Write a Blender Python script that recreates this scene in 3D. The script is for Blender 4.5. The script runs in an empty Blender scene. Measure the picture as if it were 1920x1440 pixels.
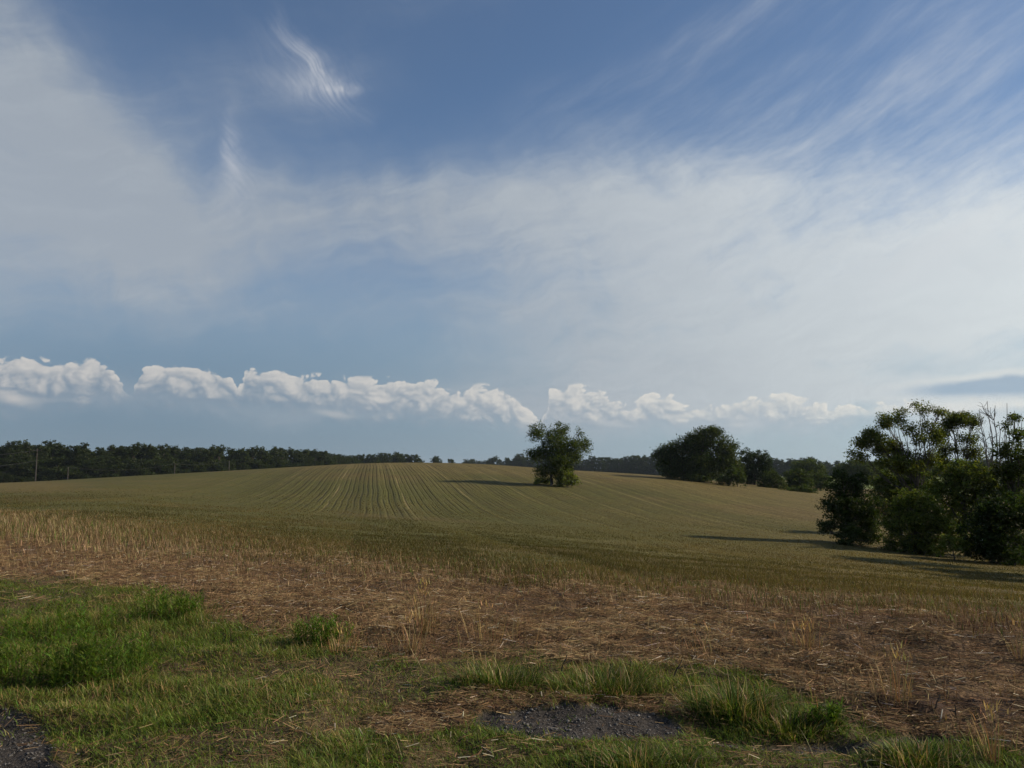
import bpy, math, random
import numpy as np
from mathutils import Vector, Matrix

random.seed(11)
rng = np.random.default_rng(11)
scene = bpy.context.scene
COL = scene.collection

# ------------------------------------------------------------------ camera
F = 1478.0                      # focal length in pixels of the 1920 px wide photograph
PITCH = math.radians(5.98)
EYE = 1.6
cam_d = bpy.data.cameras.new('camera')
cam_d.sensor_width = 36.0
cam_d.lens = 36.0 * F / 1920.0
cam_d.clip_start = 0.05
cam_d.clip_end = 20000
cam = bpy.data.objects.new('camera', cam_d)
COL.objects.link(cam)
cam.location = (0, 0, EYE)
cam.rotation_euler = (math.pi / 2 + PITCH, 0, 0)
scene.camera = cam


def ray(px, py):
    """world direction of a point of the photograph"""
    cx, cy = (px - 960.0) / F, (720.0 - py) / F
    return np.array([cx, math.cos(PITCH) - cy * math.sin(PITCH), math.sin(PITCH) + cy * math.cos(PITCH)])


def P(px, py, dist):
    d = ray(px, py)
    return d * (dist / math.hypot(d[0], d[1])) + np.array([0, 0, EYE])


def az_el(px, py):
    d = ray(px, py)
    return math.degrees(math.atan2(d[0], d[1])), math.degrees(math.atan2(d[2], math.hypot(d[0], d[1])))


def to_px(x, y, z):
    zz = z - EYE
    dep = y * math.cos(PITCH) + zz * math.sin(PITCH)
    up = -y * math.sin(PITCH) + zz * math.cos(PITCH)
    ok = dep > 0.2
    dd = np.where(ok, dep, 1.0)
    return np.where(ok, 960 + F * x / dd, -9999.0), np.where(ok, 720 - F * up / dd, 9999.0)


# ------------------------------------------------------------------ render settings
scene.render.engine = 'CYCLES'
cy = scene.cycles
cy.max_bounces = 6
cy.diffuse_bounces = 2
cy.glossy_bounces = 1
cy.transmission_bounces = 3
cy.volume_bounces = 0
cy.transparent_max_bounces = 8
cy.use_adaptive_sampling = True
cy.adaptive_threshold = 0.02
cy.adaptive_min_samples = 12
cy.use_denoising = True
cy.denoiser = 'OPENIMAGEDENOISE'
cy.denoising_input_passes = 'RGB_ALBEDO_NORMAL'
cy.denoising_prefilter = 'ACCURATE'
cy.sample_clamp_indirect = 4.0
vs = scene.view_settings
vs.view_transform = 'Standard'
vs.look = 'None'
vs.gamma = 1.0
vs.use_curve_mapping = False
vs.exposure = 0.0

# ------------------------------------------------------------------ sun
SUN_AZ, SUN_EL = 84.0, 29.5
sa, se = math.radians(SUN_AZ), math.radians(SUN_EL)
SUN = Vector((math.sin(sa) * math.cos(se), math.cos(sa) * math.cos(se), math.sin(se)))
sl = bpy.data.lights.new('sun', 'SUN')
sl.energy = 5.0
sl.angle = math.radians(0.6)
sl.color = (1.0, 0.86, 0.68)
so = bpy.data.objects.new('sun', sl)
so.rotation_euler = SUN.to_track_quat('Z', 'Y').to_euler()
so.location = SUN * 300
COL.objects.link(so)


# ------------------------------------------------------------------ node helper
class NB:
    def __init__(self, tree):
        self.t = tree
        self.n = tree.nodes
        self.l = tree.links

    def node(self, kind, **kw):
        nd = self.n.new(kind)
        for k, v in kw.items():
            setattr(nd, k, v)
        return nd

    def put(self, sock, v):
        if isinstance(v, bpy.types.NodeSocket):
            self.l.new(v, sock)
        elif v is not None:
            sock.default_value = v

    def m(self, op, a, b=None, c=None, clamp=False):
        nd = self.node('ShaderNodeMath', operation=op, use_clamp=clamp)
        self.put(nd.inputs[0], a)
        if b is not None:
            self.put(nd.inputs[1], b)
        if c is not None:
            self.put(nd.inputs[2], c)
        return nd.outputs[0]

    def v(self, op, a, b=None, out=0, scale=None):
        nd = self.node('ShaderNodeVectorMath', operation=op)
        self.put(nd.inputs[0], a)
        if b is not None:
            self.put(nd.inputs[1], b)
        if scale is not None:
            self.put(nd.inputs['Scale'], scale)
        return nd.outputs[out]

    def xyz(self, x, y, z):
        nd = self.node('ShaderNodeCombineXYZ')
        for s, val in zip(nd.inputs, (x, y, z)):
            self.put(s, val)
        return nd.outputs[0]

    def mapping(self, vec, loc=(0, 0, 0), rot=(0, 0, 0), scale=(1, 1, 1), kind='TEXTURE'):
        nd = self.node('ShaderNodeMapping', vector_type=kind)
        self.put(nd.inputs['Vector'], vec)
        nd.inputs['Location'].default_value = loc
        nd.inputs['Rotation'].default_value = rot
        nd.inputs['Scale'].default_value = scale
        return nd.outputs[0]

    def noise(self, vec, scale, detail=4, rough=0.55, lac=2.0, dist=0.0, dim='3D', out='Fac'):
        nd = self.node('ShaderNodeTexNoise', noise_dimensions=dim)
        if dim == '1D':
            self.put(nd.inputs['W'], vec)
        else:
            self.put(nd.inputs['Vector'], vec)
        self.put(nd.inputs['Scale'], scale)
        nd.inputs['Detail'].default_value = detail
        nd.inputs['Roughness'].default_value = rough
        nd.inputs['Lacunarity'].default_value = lac
        nd.inputs['Distortion'].default_value = dist
        return nd.outputs[out]

    def smooth(self, x, a, b, lo=0.0, hi=1.0):
        nd = self.node('ShaderNodeMapRange', interpolation_type='SMOOTHSTEP')
        self.put(nd.inputs['Value'], x)
        self.put(nd.inputs['From Min'], a)
        self.put(nd.inputs['From Max'], b)
        self.put(nd.inputs['To Min'], lo)
        self.put(nd.inputs['To Max'], hi)
        return nd.outputs[0]

    def mix(self, f, a, b, mode='MIX'):
        nd = self.node('ShaderNodeMix', data_type='RGBA', blend_type=mode)
        self.put(nd.inputs[0], f)
        for s, val in ((nd.inputs[6], a), (nd.inputs[7], b)):
            if isinstance(val, tuple) and len(val) == 3:
                val = val + (1.0,)
            self.put(s, val)
        return nd.outputs[2]

    def curve(self, x, pts):
        nd = self.node('ShaderNodeFloatCurve')
        c = nd.mapping.curves[0]
        pts = sorted(pts)
        c.points[0].location = pts[0]
        c.points[1].location = pts[-1]
        for p in pts[1:-1]:
            c.points.new(*p)
        nd.mapping.use_clip = False
        nd.mapping.update()
        self.put(nd.inputs['Value'], x)
        return nd.outputs[0]


def lin(r, g, b):
    def f(c):
        c /= 255.0
        return c / 12.92 if c <= 0.04045 else ((c + 0.055) / 1.055) ** 2.4
    return (f(r), f(g), f(b))


# ------------------------------------------------------------------ sky
SKY_STRENGTH = 0.10
world = bpy.data.worlds.new('World')
scene.world = world
world.use_nodes = True
wt = world.node_tree
wt.nodes.clear()
W = NB(wt)
GAIN = 2.0 ** (-vs.exposure) / SKY_STRENGTH      # cloud radiances below are given as seen in the picture


def pic(r, g, b):
    return tuple(c * GAIN for c in lin(r, g, b))


def build_sky():
    sky = W.node('ShaderNodeTexSky', sky_type='NISHITA')
    sky.sun_disc = False
    sky.sun_elevation = se
    sky.sun_rotation = sa
    sky.altitude = 120
    sky.air_density = 1.0
    sky.dust_density = 0.35
    sky.ozone_density = 3.2
    tc = W.node('ShaderNodeTexCoord')
    D = tc.outputs['Generated']
    sep = W.node('ShaderNodeSeparateXYZ')
    W.put(sep.inputs[0], D)
    X, Y, Z = sep.outputs
    az = W.m('MULTIPLY', W.m('ARCTAN2', X, Y), 57.29578)
    el = W.m('MULTIPLY', W.m('ARCSINE', Z), 57.29578)
    p0 = W.xyz(az, el, 0.0)
    # how close to the sun: clouds scatter forward
    sd = W.v('DOT_PRODUCT', D, tuple(SUN), out=1)
    fwd = W.smooth(sd, 0.0, 1.0)

    # slow warp that makes every placed cloud ragged
    wn = W.noise(D, 5.0, 3, 0.55, out='Color')
    warp = W.v('MULTIPLY', W.v('SUBTRACT', wn, (0.5, 0.5, 0.5)), (9.0, 6.0, 0.0))
    pw = W.v('ADD', p0, warp)
    wn2 = W.noise(D, 16.0, 4, 0.6, out='Color')
    pw2 = W.v('ADD', pw, W.v('MULTIPLY', W.v('SUBTRACT', wn2, (0.5, 0.5, 0.5)), (2.6, 1.8, 0.0)))

    # fibres: noise stretched along the wind, with two winds
    pl = W.v('ADD', p0, W.v('SCALE', warp, scale=0.35))
    f1 = W.noise(W.mapping(pl, rot=(0, 0, math.radians(27)), scale=(11, 2.0, 1)), 1.0, 8, 0.68)
    f2 = W.noise(W.mapping(pw2, rot=(0, 0, math.radians(-62)), scale=(9, 2.6, 1)), 1.0, 5, 0.6)
    f3 = W.noise(W.mapping(pw, rot=(0, 0, math.radians(4)), scale=(22, 3.0, 1)), 1.0, 6, 0.58)

    def blob(acc, px, py, rx, ry, rot=0.0, w=1.0, src=pw2):
        a, e = az_el(px, py)
        k = 0.0388
        g = W.mapping(src, loc=(a, e, 0), rot=(0, 0, math.radians(rot)), scale=(rx * k, ry * k, 1))
        d2 = W.v('DOT_PRODUCT', g, g, out=1)
        val = W.m('POWER', 0.36788, d2)
        return W.m('MULTIPLY_ADD', val, w, acc)

    # soft veil
    acc = 0.0
    for b in ((110, 230, 250, 105, -42, 0.75), (60, 320, 290, 170, -32, 0.5), (200, 430, 300, 95, -5, 0.55), (560, 420, 330, 80, 0, 0.62),
              (1050, 400, 420, 100, 3, 0.95), (1380, 530, 400, 180, 0, 1.05), (1000, 590, 380, 70, 6, 0.40), (480, 200, 230, 95, 10, 0.42),
              (1720, 590, 330, 75, 8, 0.85), (1850, 430, 260, 110, 10, 0.40), (1250, 690, 400, 60, 3, 0.75), (1250, 765, 430, 45, 0, 0.85), (1700, 745, 260, 40, 0, 0.6), (700, 760, 300, 40, -5, 0.45), (200, 740, 260, 40, 0, 0.35),
              (350, 560, 500, 60, 0, 0.3), (-330, 300, 300, 300, 0, 0.7), (2300, 480, 350, 250, 0, 0.6),
              (1250, -350, 700, 120, 20, 0.5)):
        acc = blob(acc, *b)
    # far outside the frame the veil goes on in loose patches
    side = W.smooth(W.m('ABSOLUTE', az), 42.0, 62.0)
    patch = W.smooth(W.noise(D, 2.2, 3, 0.5), 0.42, 0.68)
    acc = W.m('MULTIPLY_ADD', W.m('MULTIPLY', side, patch), 0.9, acc)
    fib = W.m('MULTIPLY_ADD', f3, 0.55, W.m('MULTIPLY', f2, 0.45))
    veil = W.m('MULTIPLY', acc, W.m('MULTIPLY_ADD', fib, 1.5, 0.22))
    f4 = W.noise(W.mapping(pw2, rot=(0, 0, math.radians(14)), scale=(6.0, 1.3, 1)), 1.0, 8, 0.68)
    veil = W.m('MULTIPLY', veil, W.m('MULTIPLY_ADD', f4, 0.8, 0.66))
    veil = W.m('MULTIPLY_ADD', W.m('MULTIPLY', W.m('SUBTRACT', f1, 0.5), W.smooth(az, -2.0, 20.0)), 0.9, veil)
    veil = W.smooth(veil, 0.0, 1.40)

    # streaky cirrus
    acc2 = 0.0
    for b in ((1360, 65, 330, 40, 19, 0.62), (1620, 230, 300, 85, 24, 0.62), (1300, 240, 260, 60, 14, 0.4), (1850, 110, 200, 120, 25, 0.3),
              (1820, 470, 260, 50, 12, 0.9), (1750, 330, 200, 50, 20, 0.5)):
        acc2 = blob(acc2, *b, src=pw)
    acc2 = W.m('MULTIPLY_ADD', W.m('MULTIPLY', side, W.smooth(patch, 0.0, 0.5, 0.6, 0.0)), 0.7, acc2)
    cir = W.m('MULTIPLY', acc2, W.smooth(f1, 0.25, 0.85, 0.05, 1.0))
    # crisp wisps
    acc3 = 0.0
    for b in ((556, 92, 58, 15, -58, 0.34), (600, 145, 52, 17, -48, 0.62), (634, 177, 24, 9, -20, 0.55), (560, 165, 60, 22, -10, 0.22),
              (432, 300, 18, 55, 0, 0.5), (425, 350, 50, 35, 0, 0.2), (570, 145, 75, 42, -35, 0.26)):
        acc3 = blob(acc3, *b, src=pw2)
    wis = W.m('MULTIPLY', acc3, W.m('MULTIPLY', W.smooth(f2, 0.25, 0.75, 0.4, 1.2), W.smooth(W.noise(W.mapping(pw, rot=(0, 0, math.radians(-52)), scale=(2.6, 0.30, 1)), 1.0, 5, 0.62), 0.28, 0.72, 0.45, 1.25)))

    # storm-grey air low on the left, paler towards the sun
    low = W.m('MULTIPLY', W.smooth(el, 17.0, 4.0), 0.88)
    azn = W.smooth(az, -30.0, 60.0)
    low_col = W.mix(azn, pic(108, 131, 153), pic(188, 206, 214))
    base = W.mix(low, sky.outputs[0], low_col)

    veil_col = W.mix(W.m('ADD', fwd, W.m('MULTIPLY', W.m('SUBTRACT', f4, 0.5), 0.3), clamp=True), pic(163, 171, 180), pic(234, 239, 238))
    c = W.mix(W.m('MULTIPLY', veil, 0.88), base, veil_col)
    thin_col = W.mix(fwd, pic(168, 176, 190), pic(228, 230, 230))
    c = W.mix(W.m('MULTIPLY', cir, 0.46, clamp=True), c, thin_col)
    c = W.mix(W.m('MINIMUM', wis, 0.85), c, pic(190, 194, 202))

    # ---- cumulus row
    prof = [(-300, 690, 760), (-60, 668, 760), (0, 664, 757), (60, 668, 754), (100, 680, 750), (170, 668, 742), (215, 690, 738), (246, 734, 737),
            (262, 690, 735), (330, 684, 742), (400, 694, 748), (440, 720, 752), (450, 743, 753), (460, 690, 745), (560, 700, 762),
            (690, 710, 775), (800, 712, 780), (860, 732, 785), (910, 724, 790), (960, 750, 797), (1000, 778, 804), (1013, 794, 804),
            (1030, 730, 785), (1090, 724, 798), (1140, 738, 800), (1185, 762, 798), (1215, 735, 798), (1260, 740, 797), (1310, 764, 797),
            (1380, 748, 794), (1450, 742, 802), (1530, 758, 806), (1600, 762, 790), (1700, 752, 775), (1920, 748, 775), (2300, 735, 775)]
    lo_a, hi_a = -50.0, 50.0
    tops, bases = [], []
    for px, t, b in prof:
        a, e = az_el(px, t)
        a2, e2 = az_el(px, b)
        tops.append(((a - lo_a) / (hi_a - lo_a), e / 10.0))
        bases.append(((a - lo_a) / (hi_a - lo_a), (e2 - 0.45) / 10.0))
    wob = W.noise(D, 26.0, 3, 0.6, out='Color')
    pc = W.v('ADD', p0, W.v('MULTIPLY', W.v('SUBTRACT', wob, (0.5, 0.5, 0.5)), (1.3, 0.5, 0.0)))
    sp = W.node('ShaderNodeSeparateXYZ')
    W.put(sp.inputs[0], pc)
    an = W.m('DIVIDE', W.m('SUBTRACT', sp.outputs[0], lo_a), hi_a - lo_a, clamp=True)
    top = W.m('MULTIPLY', W.curve(an, tops), 10.0)
    bot = W.m('MULTIPLY', W.curve(an, bases), 10.0)

    def puff(off):
        q = W.mapping(pc, loc=off, scale=(1.15, 0.85, 1.0))
        t_ = 0.0
        for sc_, w_ in ((0.62, 0.62), (1.35, 0.30), (3.0, 0.14), (6.5, 0.06)):
            nz = W.noise(q, sc_, 0, 0.5, dim='2D')
            t_ = W.m('MULTIPLY_ADD', W.m('ABSOLUTE', W.m('MULTIPLY_ADD', nz, 2.6, -1.3)), w_, t_)
        return t_
    h0 = puff((0, 0, 0))
    h1 = puff((-0.22, -0.20, 0))         # towards the sun: right and a little up
    c_top = W.m('SUBTRACT', W.m('ADD', top, W.m('MULTIPLY_ADD', h0, 1.6, -0.55)), sp.outputs[1])
    c_low = W.m('SUBTRACT', W.m('ADD', top, 0.30), sp.outputs[1])
    body = W.m('MULTIPLY', W.smooth(c_top, 0.0, 0.30), W.smooth(c_low, 0.0, 0.25))
    under = W.m('SUBTRACT', sp.outputs[1], W.m('MULTIPLY_ADD', h0, -1.3, W.m('ADD', bot, 0.4)))
    fade = W.smooth(under, -0.7, 2.1)
    gate = W.smooth(W.noise(D, 5.5, 2, 0.5), 0.44, 0.52)
    gate = W.m('MAXIMUM', gate, W.smooth(W.m('ABSOLUTE', az), 46.0, 36.0))
    alpha = W.m('MULTIPLY', W.m('MULTIPLY', body, fade), gate)
    alpha = W.m('MULTIPLY', alpha, W.smooth(az, 26.0, 31.0, 1.0, 0.75))
    lit = W.smooth(W.m('SUBTRACT', h0, h1), -0.34, 0.30)
    lit = W.m('MULTIPLY', lit, W.smooth(under, 0.3, 2.0, 0.45, 1.0))
    rim = W.smooth(c_top, 0.75, 0.0)
    tall = W.m('DIVIDE', W.m('SUBTRACT', sp.outputs[1], bot), W.m('MAXIMUM', W.m('SUBTRACT', top, bot), 0.4))
    tall = W.smooth(W.m('MULTIPLY_ADD', W.m('SUBTRACT', h0, 0.42), 0.75, tall), 0.05, 1.05)
    lit = W.m('MULTIPLY_ADD', tall, 0.55, W.m('MULTIPLY_ADD', rim, 0.18, W.m('MULTIPLY', lit, 0.34)), clamp=True)
    shade = W.mix(azn, pic(134, 147, 162), pic(158, 178, 194))
    bright = W.mix(azn, pic(216, 210, 203), pic(236, 234, 224))
    c = W.mix(W.m('MULTIPLY', alpha, 0.78), c, W.mix(lit, shade, bright))

    # flat grey bar with a bright top low on the sunward side, white streaks below
    acc4 = 0.0
    for b in ((1840, 722, 110, 13, 2, 1.3), (2150, 712, 220, 18, 2, 1.3)):
        acc4 = blob(acc4, *b, src=pc)
    acc5 = 0.0
    for b in ((1830, 707, 115, 10, 4, 1.1), (2150, 697, 220, 11, 2, 1.0), (1740, 762, 170, 10, 3, 0.8), (1890, 756, 120, 8, 4, 0.8), (1800, 742, 150, 6, 0, 0.5), (625, 776, 55, 9, -8, 0.75), (15, 744, 45, 14, -20, 0.8), (115, 752, 60, 7, 0, 0.4), (1140, 795, 60, 8, -8, 0.55)):
        acc5 = blob(acc5, *b, src=pc)
    c = W.mix(W.m('MULTIPLY', W.smooth(acc5, 0.15, 1.2, 0.0, 0.9), W.smooth(f3, 0.2, 0.7, 0.5, 1.0)), c, W.mix(azn, pic(196, 194, 192), pic(226, 229, 226)))
    c = W.mix(W.m('MULTIPLY', W.smooth(acc4, 0.2, 1.3, 0.0, 0.95), W.smooth(f3, 0.2, 0.6, 0.6, 1.0)), c, pic(150, 172, 192))

    bg = W.node('ShaderNodeBackground')
    W.put(bg.inputs[0], c)
    bg.inputs[1].default_value = SKY_STRENGTH
    out = W.node('ShaderNodeOutputWorld')
    W.l.new(bg.outputs[0], out.inputs[0])


build_sky()


# ------------------------------------------------------------------ numeric noise
def hash2(xi, yi, seed):
    h = (xi.astype(np.int64) * 374761393 + yi.astype(np.int64) * 668265263 + seed * 974711) & 0xffffffff
    h = ((h ^ (h >> 13)) * 1274126177) & 0xffffffff
    h = h ^ (h >> 16)
    return (h & 0xffffff) / float(0xffffff)


def vnoise(x, y, seed=0):
    xi, yi = np.floor(x), np.floor(y)
    fx, fy = x - xi, y - yi
    fx, fy = fx * fx * (3 - 2 * fx), fy * fy * (3 - 2 * fy)
    a, b = hash2(xi, yi, seed), hash2(xi + 1, yi, seed)
    c, d = hash2(xi, yi + 1, seed), hash2(xi + 1, yi + 1, seed)
    return (a + (b - a) * fx) * (1 - fy) + (c + (d - c) * fx) * fy


def fbm(x, y, seed=0, octv=4):
    s, a, t = 0.0, 0.5, 0.0
    for o in range(octv):
        s = s + a * vnoise(x * 2 ** o, y * 2 ** o, seed + o * 17)
        t += a
        a *= 0.5
    return s / t


def sstep(x, a, b):
    t = np.clip((x - a) / (b - a), 0, 1)
    return t * t * (3 - 2 * t)


# ------------------------------------------------------------------ terrain: profiles outward from the roadside
# each column: direction (photo x), then (metres away, photo y where the ground shows there) or (metres, None, height)
COLS = [
    (0, [(9, None, 0.0), (17, 1012), (30, 967), (55, 941), (90, 922), (140, 908), (200, 906), (300, 905.5), (450, None, -5), (900, None, -8), (4000, None, -8)]),
    (200, [(9, None, 0.0), (17, 1020), (32, 968), (60, 934), (100, 908), (140, 895), (170, 894), (300, None, -4.5), (450, None, -6), (900, None, -8), (4000, None, -8)]),
    (400, [(9, None, 0.0), (16, 1030), (35, 976), (70, 944), (95, 918), (120, 896), (150, 883), (190, 884), (300, None, -4), (600, None, -7), (900, None, -8), (4000, None, -8)]),
    (700, [(8, None, 0.0), (13, 1062), (30, 1003), (66, 964), (90, 928), (110, 898), (135, 878), (160, 868), (185, 865), (240, 868), (340, None, -1), (600, None, -7), (900, None, -9), (4000, None, -9)]),
    (900, [(8, None, 0.0), (12, 1075), (28, 1020), (62, 978), (86, 942), (110, 905), (135, 882), (160, 871), (190, 866), (240, 870), (340, None, -2), (700, None, -8), (900, None, -9), (4000, None, -9)]),
    (1030, [(8, None, 0.0), (11, 1087), (26, 1033), (60, 985), (84, 950), (100, 926), (112, 911), (130, 893), (150, 884), (190, 878), (240, 881), (340, None, -5), (700, None, -8), (900, None, -9), (4000, None, -9)]),
    (1230, [(8, None, 0.0), (10.5, 1105), (25, 1050), (58, 1002), (84, 965), (106, 930), (130, 901), (165, 888), (200, 889), (300, None, -5), (700, None, -8), (900, None, -9), (4000, None, -9)]),
    (1400, [(7.5, None, 0.0), (10, 1120), (25, 1064), (55, 1018), (82, 982), (110, 943), (135, 918), (165, 908), (250, 905), (500, 893), (900, None, -10), (4000, None, -9)]),
    (1560, [(7.5, None, 0.0), (9.5, 1135), (22, 1085), (46, 1040), (68, 1006), (98, 966), (135, 936), (165, 924), (200, 916), (330, 903), (600, 891), (900, None, -10), (4000, None, -9)]),
    (1750, [(7, None, 0.0), (9, 1155), (20, 1100), (40, 1066), (58, 1046), (80, 1010), (110, 975), (160, 945), (300, 915), (600, 892), (900, None, -10), (4000, None, -9)]),
    (1920, [(7, None, 0.0), (9, 1170), (20, 1118), (40, 1082), (58, 1060), (80, 1020), (110, 980), (160, 950), (300, 918), (600, 892), (900, None, -10), (4000, None, -9)]),
]
LR = np.linspace(math.log(0.5), math.log(4000), 420)
AZ = np.radians(np.arange(-180, 180.01, 0.5))


def build_height_grid():
    col_az, prof = [], []
    for px, pts in COLS:
        col_az.append(math.atan2((px - 960) / F, math.cos(PITCH)))
        rr, zz = [0.5, 4.0], [0.0, 0.0]
        for p in pts:
            rr.append(p[0])
            zz.append(p[2] if len(p) == 3 else P(px, p[1], p[0])[2])
        prof.append(np.interp(LR, np.log(rr), zz))
    back = np.interp(LR, np.log([0.5, 20, 60, 200, 4000]), [0, 0, 0.5, 1.0, -6])
    a = [-math.pi, math.radians(-110)] + [math.radians(-50)] + col_az + [math.radians(55), math.radians(115), math.pi]
    pr = [back, back] + [prof[0]] + prof + [prof[-1], back, back]
    pr = np.array(pr)
    g = np.empty((len(AZ), len(LR)))
    for j in range(len(LR)):
        g[:, j] = np.interp(AZ, a, pr[:, j])

    def blur(m, sig, axis):
        n = int(sig * 3) + 1
        k = np.exp(-0.5 * (np.arange(-n, n + 1) / sig) ** 2)
        k /= k.sum()
        pad = [(0, 0), (0, 0)]
        pad[axis] = (n, n)
        mm = np.pad(m, pad, mode='edge')
        return np.apply_along_axis(lambda v: np.convolve(v, k, mode='valid'), axis, mm)
    g = blur(g, 5.0, 0)
    g = blur(g, 5.0, 1)
    return g


HG = build_height_grid()


def H0(x, y):
    r = np.maximum(np.hypot(x, y), 0.51)
    a = np.arctan2(x, y)
    fi = np.clip((a - AZ[0]) / (AZ[1] - AZ[0]), 0, len(AZ) - 1.001)
    fj = np.clip((np.log(r) - LR[0]) / (LR[1] - LR[0]), 0, len(LR) - 1.001)
    i, j = fi.astype(int), fj.astype(int)
    u, w = fi - i, fj - j
    return (HG[i, j] * (1 - u) + HG[i + 1, j] * u) * (1 - w) + (HG[i, j + 1] * (1 - u) + HG[i + 1, j + 1] * u) * w


def inpoly(px, py, poly):
    res = np.zeros(px.shape, bool)
    n = len(poly)
    for i in range(n):
        x1, y1 = poly[i]
        x2, y2 = poly[(i + 1) % n]
        if y1 == y2:
            continue
        c = ((y1 > py) != (y2 > py)) & (px < (x2 - x1) * (py - y1) / (y2 - y1) + x1)
        res ^= c
    return res


GRASS_EDGE = np.array([(-900, 1075), (0, 1085), (120, 1095), (250, 1120), (400, 1165), (520, 1190), (640, 1218), (850, 1240), (1000, 1232), (1250, 1262),
                       (1330, 1265), (1500, 1300), (1580, 1340), (1700, 1390), (1920, 1425), (2600, 1500)], float)
STRAW_EDGE = np.array([(-900, 975), (0, 990), (200, 1008), (400, 1028), (600, 1046), (800, 1062), (960, 1082), (1200, 1098), (1400, 1112), (1600, 1126), (1920, 1152), (2600, 1200)], float)
PAD = [(880, 1360), (910, 1340), (960, 1324), (1050, 1312), (1130, 1310), (1205, 1324), (1265, 1352), (1290, 1376), (1250, 1390), (1100, 1388), (960, 1380)]
PAD2 = [(-400, 1310), (0, 1322), (55, 1338), (105, 1368), (95, 1400), (110, 1450), (60, 1700), (-900, 1800)]
PAD3 = [(1300, 1384), (1400, 1394), (1520, 1398), (1600, 1392), (1700, 1380), (1840, 1386), (1760, 1400), (1600, 1412), (1480, 1414), (1340, 1400)]
DEAD = [(820, 1318), (860, 1296), (960, 1288), (1100, 1292), (1250, 1305), (1300, 1330), (1320, 1362), (1210, 1330), (1100, 1316), (980, 1322), (900, 1345), (850, 1372), (700, 1385), (690, 1345), (760, 1325)]
EARTH = [(1560, 1320), (1700, 1300), (1800, 1300), (1930, 1318), (2100, 1330), (2100, 1370), (1930, 1352), (1800, 1338), (1660, 1352)]


def zones(x, y, z):
    """weights of (grass, straw, field, gravel, dead straw, bare earth) at ground points"""
    px, py = to_px(x, y, z)
    near = py > 5000
    px = np.where(near, 960.0, px)
    n1 = fbm(x * 1.3, y * 1.3, 3) - 0.5
    n2 = fbm(x * 5.0, y * 5.0, 9, 3) - 0.5
    wx, wy = px + n2 * 90, py + n1 * 75 + n2 * 30
    ge = np.interp(wx, GRASS_EDGE[:, 0], GRASS_EDGE[:, 1])
    st = np.interp(px, STRAW_EDGE[:, 0], STRAW_EDGE[:, 1])
    g = sstep(wy - ge, -14, 16)
    f = sstep(st - (py + n1 * 30 + n2 * 14), -26, 22)
    f = np.where(near, 0, f)
    g = np.where(near, 1, g)
    gx, gy = px + n2 * 70, py + n2 * 22
    grav = (inpoly(gx, gy, PAD) | inpoly(gx, gy, PAD2) | inpoly(gx, gy, PAD3)).astype(float)
    dead = inpoly(gx, gy, DEAD).astype(float)
    earth = inpoly(gx, gy, EARTH).astype(float)
    grav *= 1 - dead
    g = g * (1 - grav) * (1 - dead)
    s = np.clip(1 - g - f - grav - dead, 0, 1)
    return dict(g=g, s=s, f=f, v=grav, d=dead, e=earth, px=px, py=py)


ROW_A = math.radians(-9.98)
ROW_N = (math.cos(ROW_A), -math.sin(ROW_A))      # across the drill rows
ROW_T = (math.sin(ROW_A), math.cos(ROW_A))
ROW_W = 0.56


def H(x, y, detail=True):
    z = H0(x, y)
    r = np.hypot(x, y)
    near = sstep(r, 60, 18)
    z = z + (fbm(x * 0.6, y * 0.6, 40, 3) - 0.5) * 0.14 * near
    if detail:
        k = sstep(r, 22, 9)
        z = z + ((fbm(x * 3.2, y * 3.2, 50, 3) - 0.5) * 0.12 + (fbm(x * 12, y * 12, 60, 2) - 0.5) * 0.028) * k
        zz = zones(x, y, z)
        z = z - zz['v'] * 0.012 * k + zz['e'] * 0.05 * k * (fbm(x * 7, y * 7, 70, 2))
    return z


# ------------------------------------------------------------------ mesh helper
def mesh_obj(name, verts, faces, mat=None, colors=None, parent=None, attrs=None, smooth=False):
    verts = np.asarray(verts, np.float32)
    faces = np.asarray(faces, np.int32)
    me = bpy.data.meshes.new(name)
    nf, k = faces.shape
    me.vertices.add(len(verts))
    me.vertices.foreach_set('co', verts.ravel())
    me.loops.add(nf * k)
    me.loops.foreach_set('vertex_index', faces.ravel())
    me.polygons.add(nf)
    me.polygons.foreach_set('loop_start', np.arange(0, nf * k, k, dtype=np.int32))
    if smooth:
        me.polygons.foreach_set('use_smooth', np.ones(nf, bool))
    me.update(calc_edges=True)
    if colors is not None:
        a = me.attributes.new('Col', 'FLOAT_COLOR', 'POINT')
        c4 = np.ones((len(verts), 4), np.float32)
        c4[:, :3] = colors
        a.data.foreach_set('color', c4.ravel())
    for kx, vx in (attrs or {}).items():
        a = me.attributes.new(kx, 'FLOAT', 'POINT')
        a.data.foreach_set('value', np.asarray(vx, np.float32))
    if mat:
        me.materials.append(mat)
    o = bpy.data.objects.new(name, me)
    COL.objects.link(o)
    if parent is not None:
        o.parent = parent
    return o


def empty(name, loc):
    o = bpy.data.objects.new(name, None)
    o.location = loc
    o.empty_display_size = 0.3
    COL.objects.link(o)
    return o


def tag(o, label=None, cat=None, group=None, kind=None):
    if label:
        o['label'] = label
    if cat:
        o['category'] = cat
    if group:
        o['group'] = group
    if kind:
        o['kind'] = kind
    return o


# ------------------------------------------------------------------ materials
def new_mat(name):
    m = bpy.data.materials.new(name)
    m.use_nodes = True
    m.node_tree.nodes.clear()
    return m, NB(m.node_tree)


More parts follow.
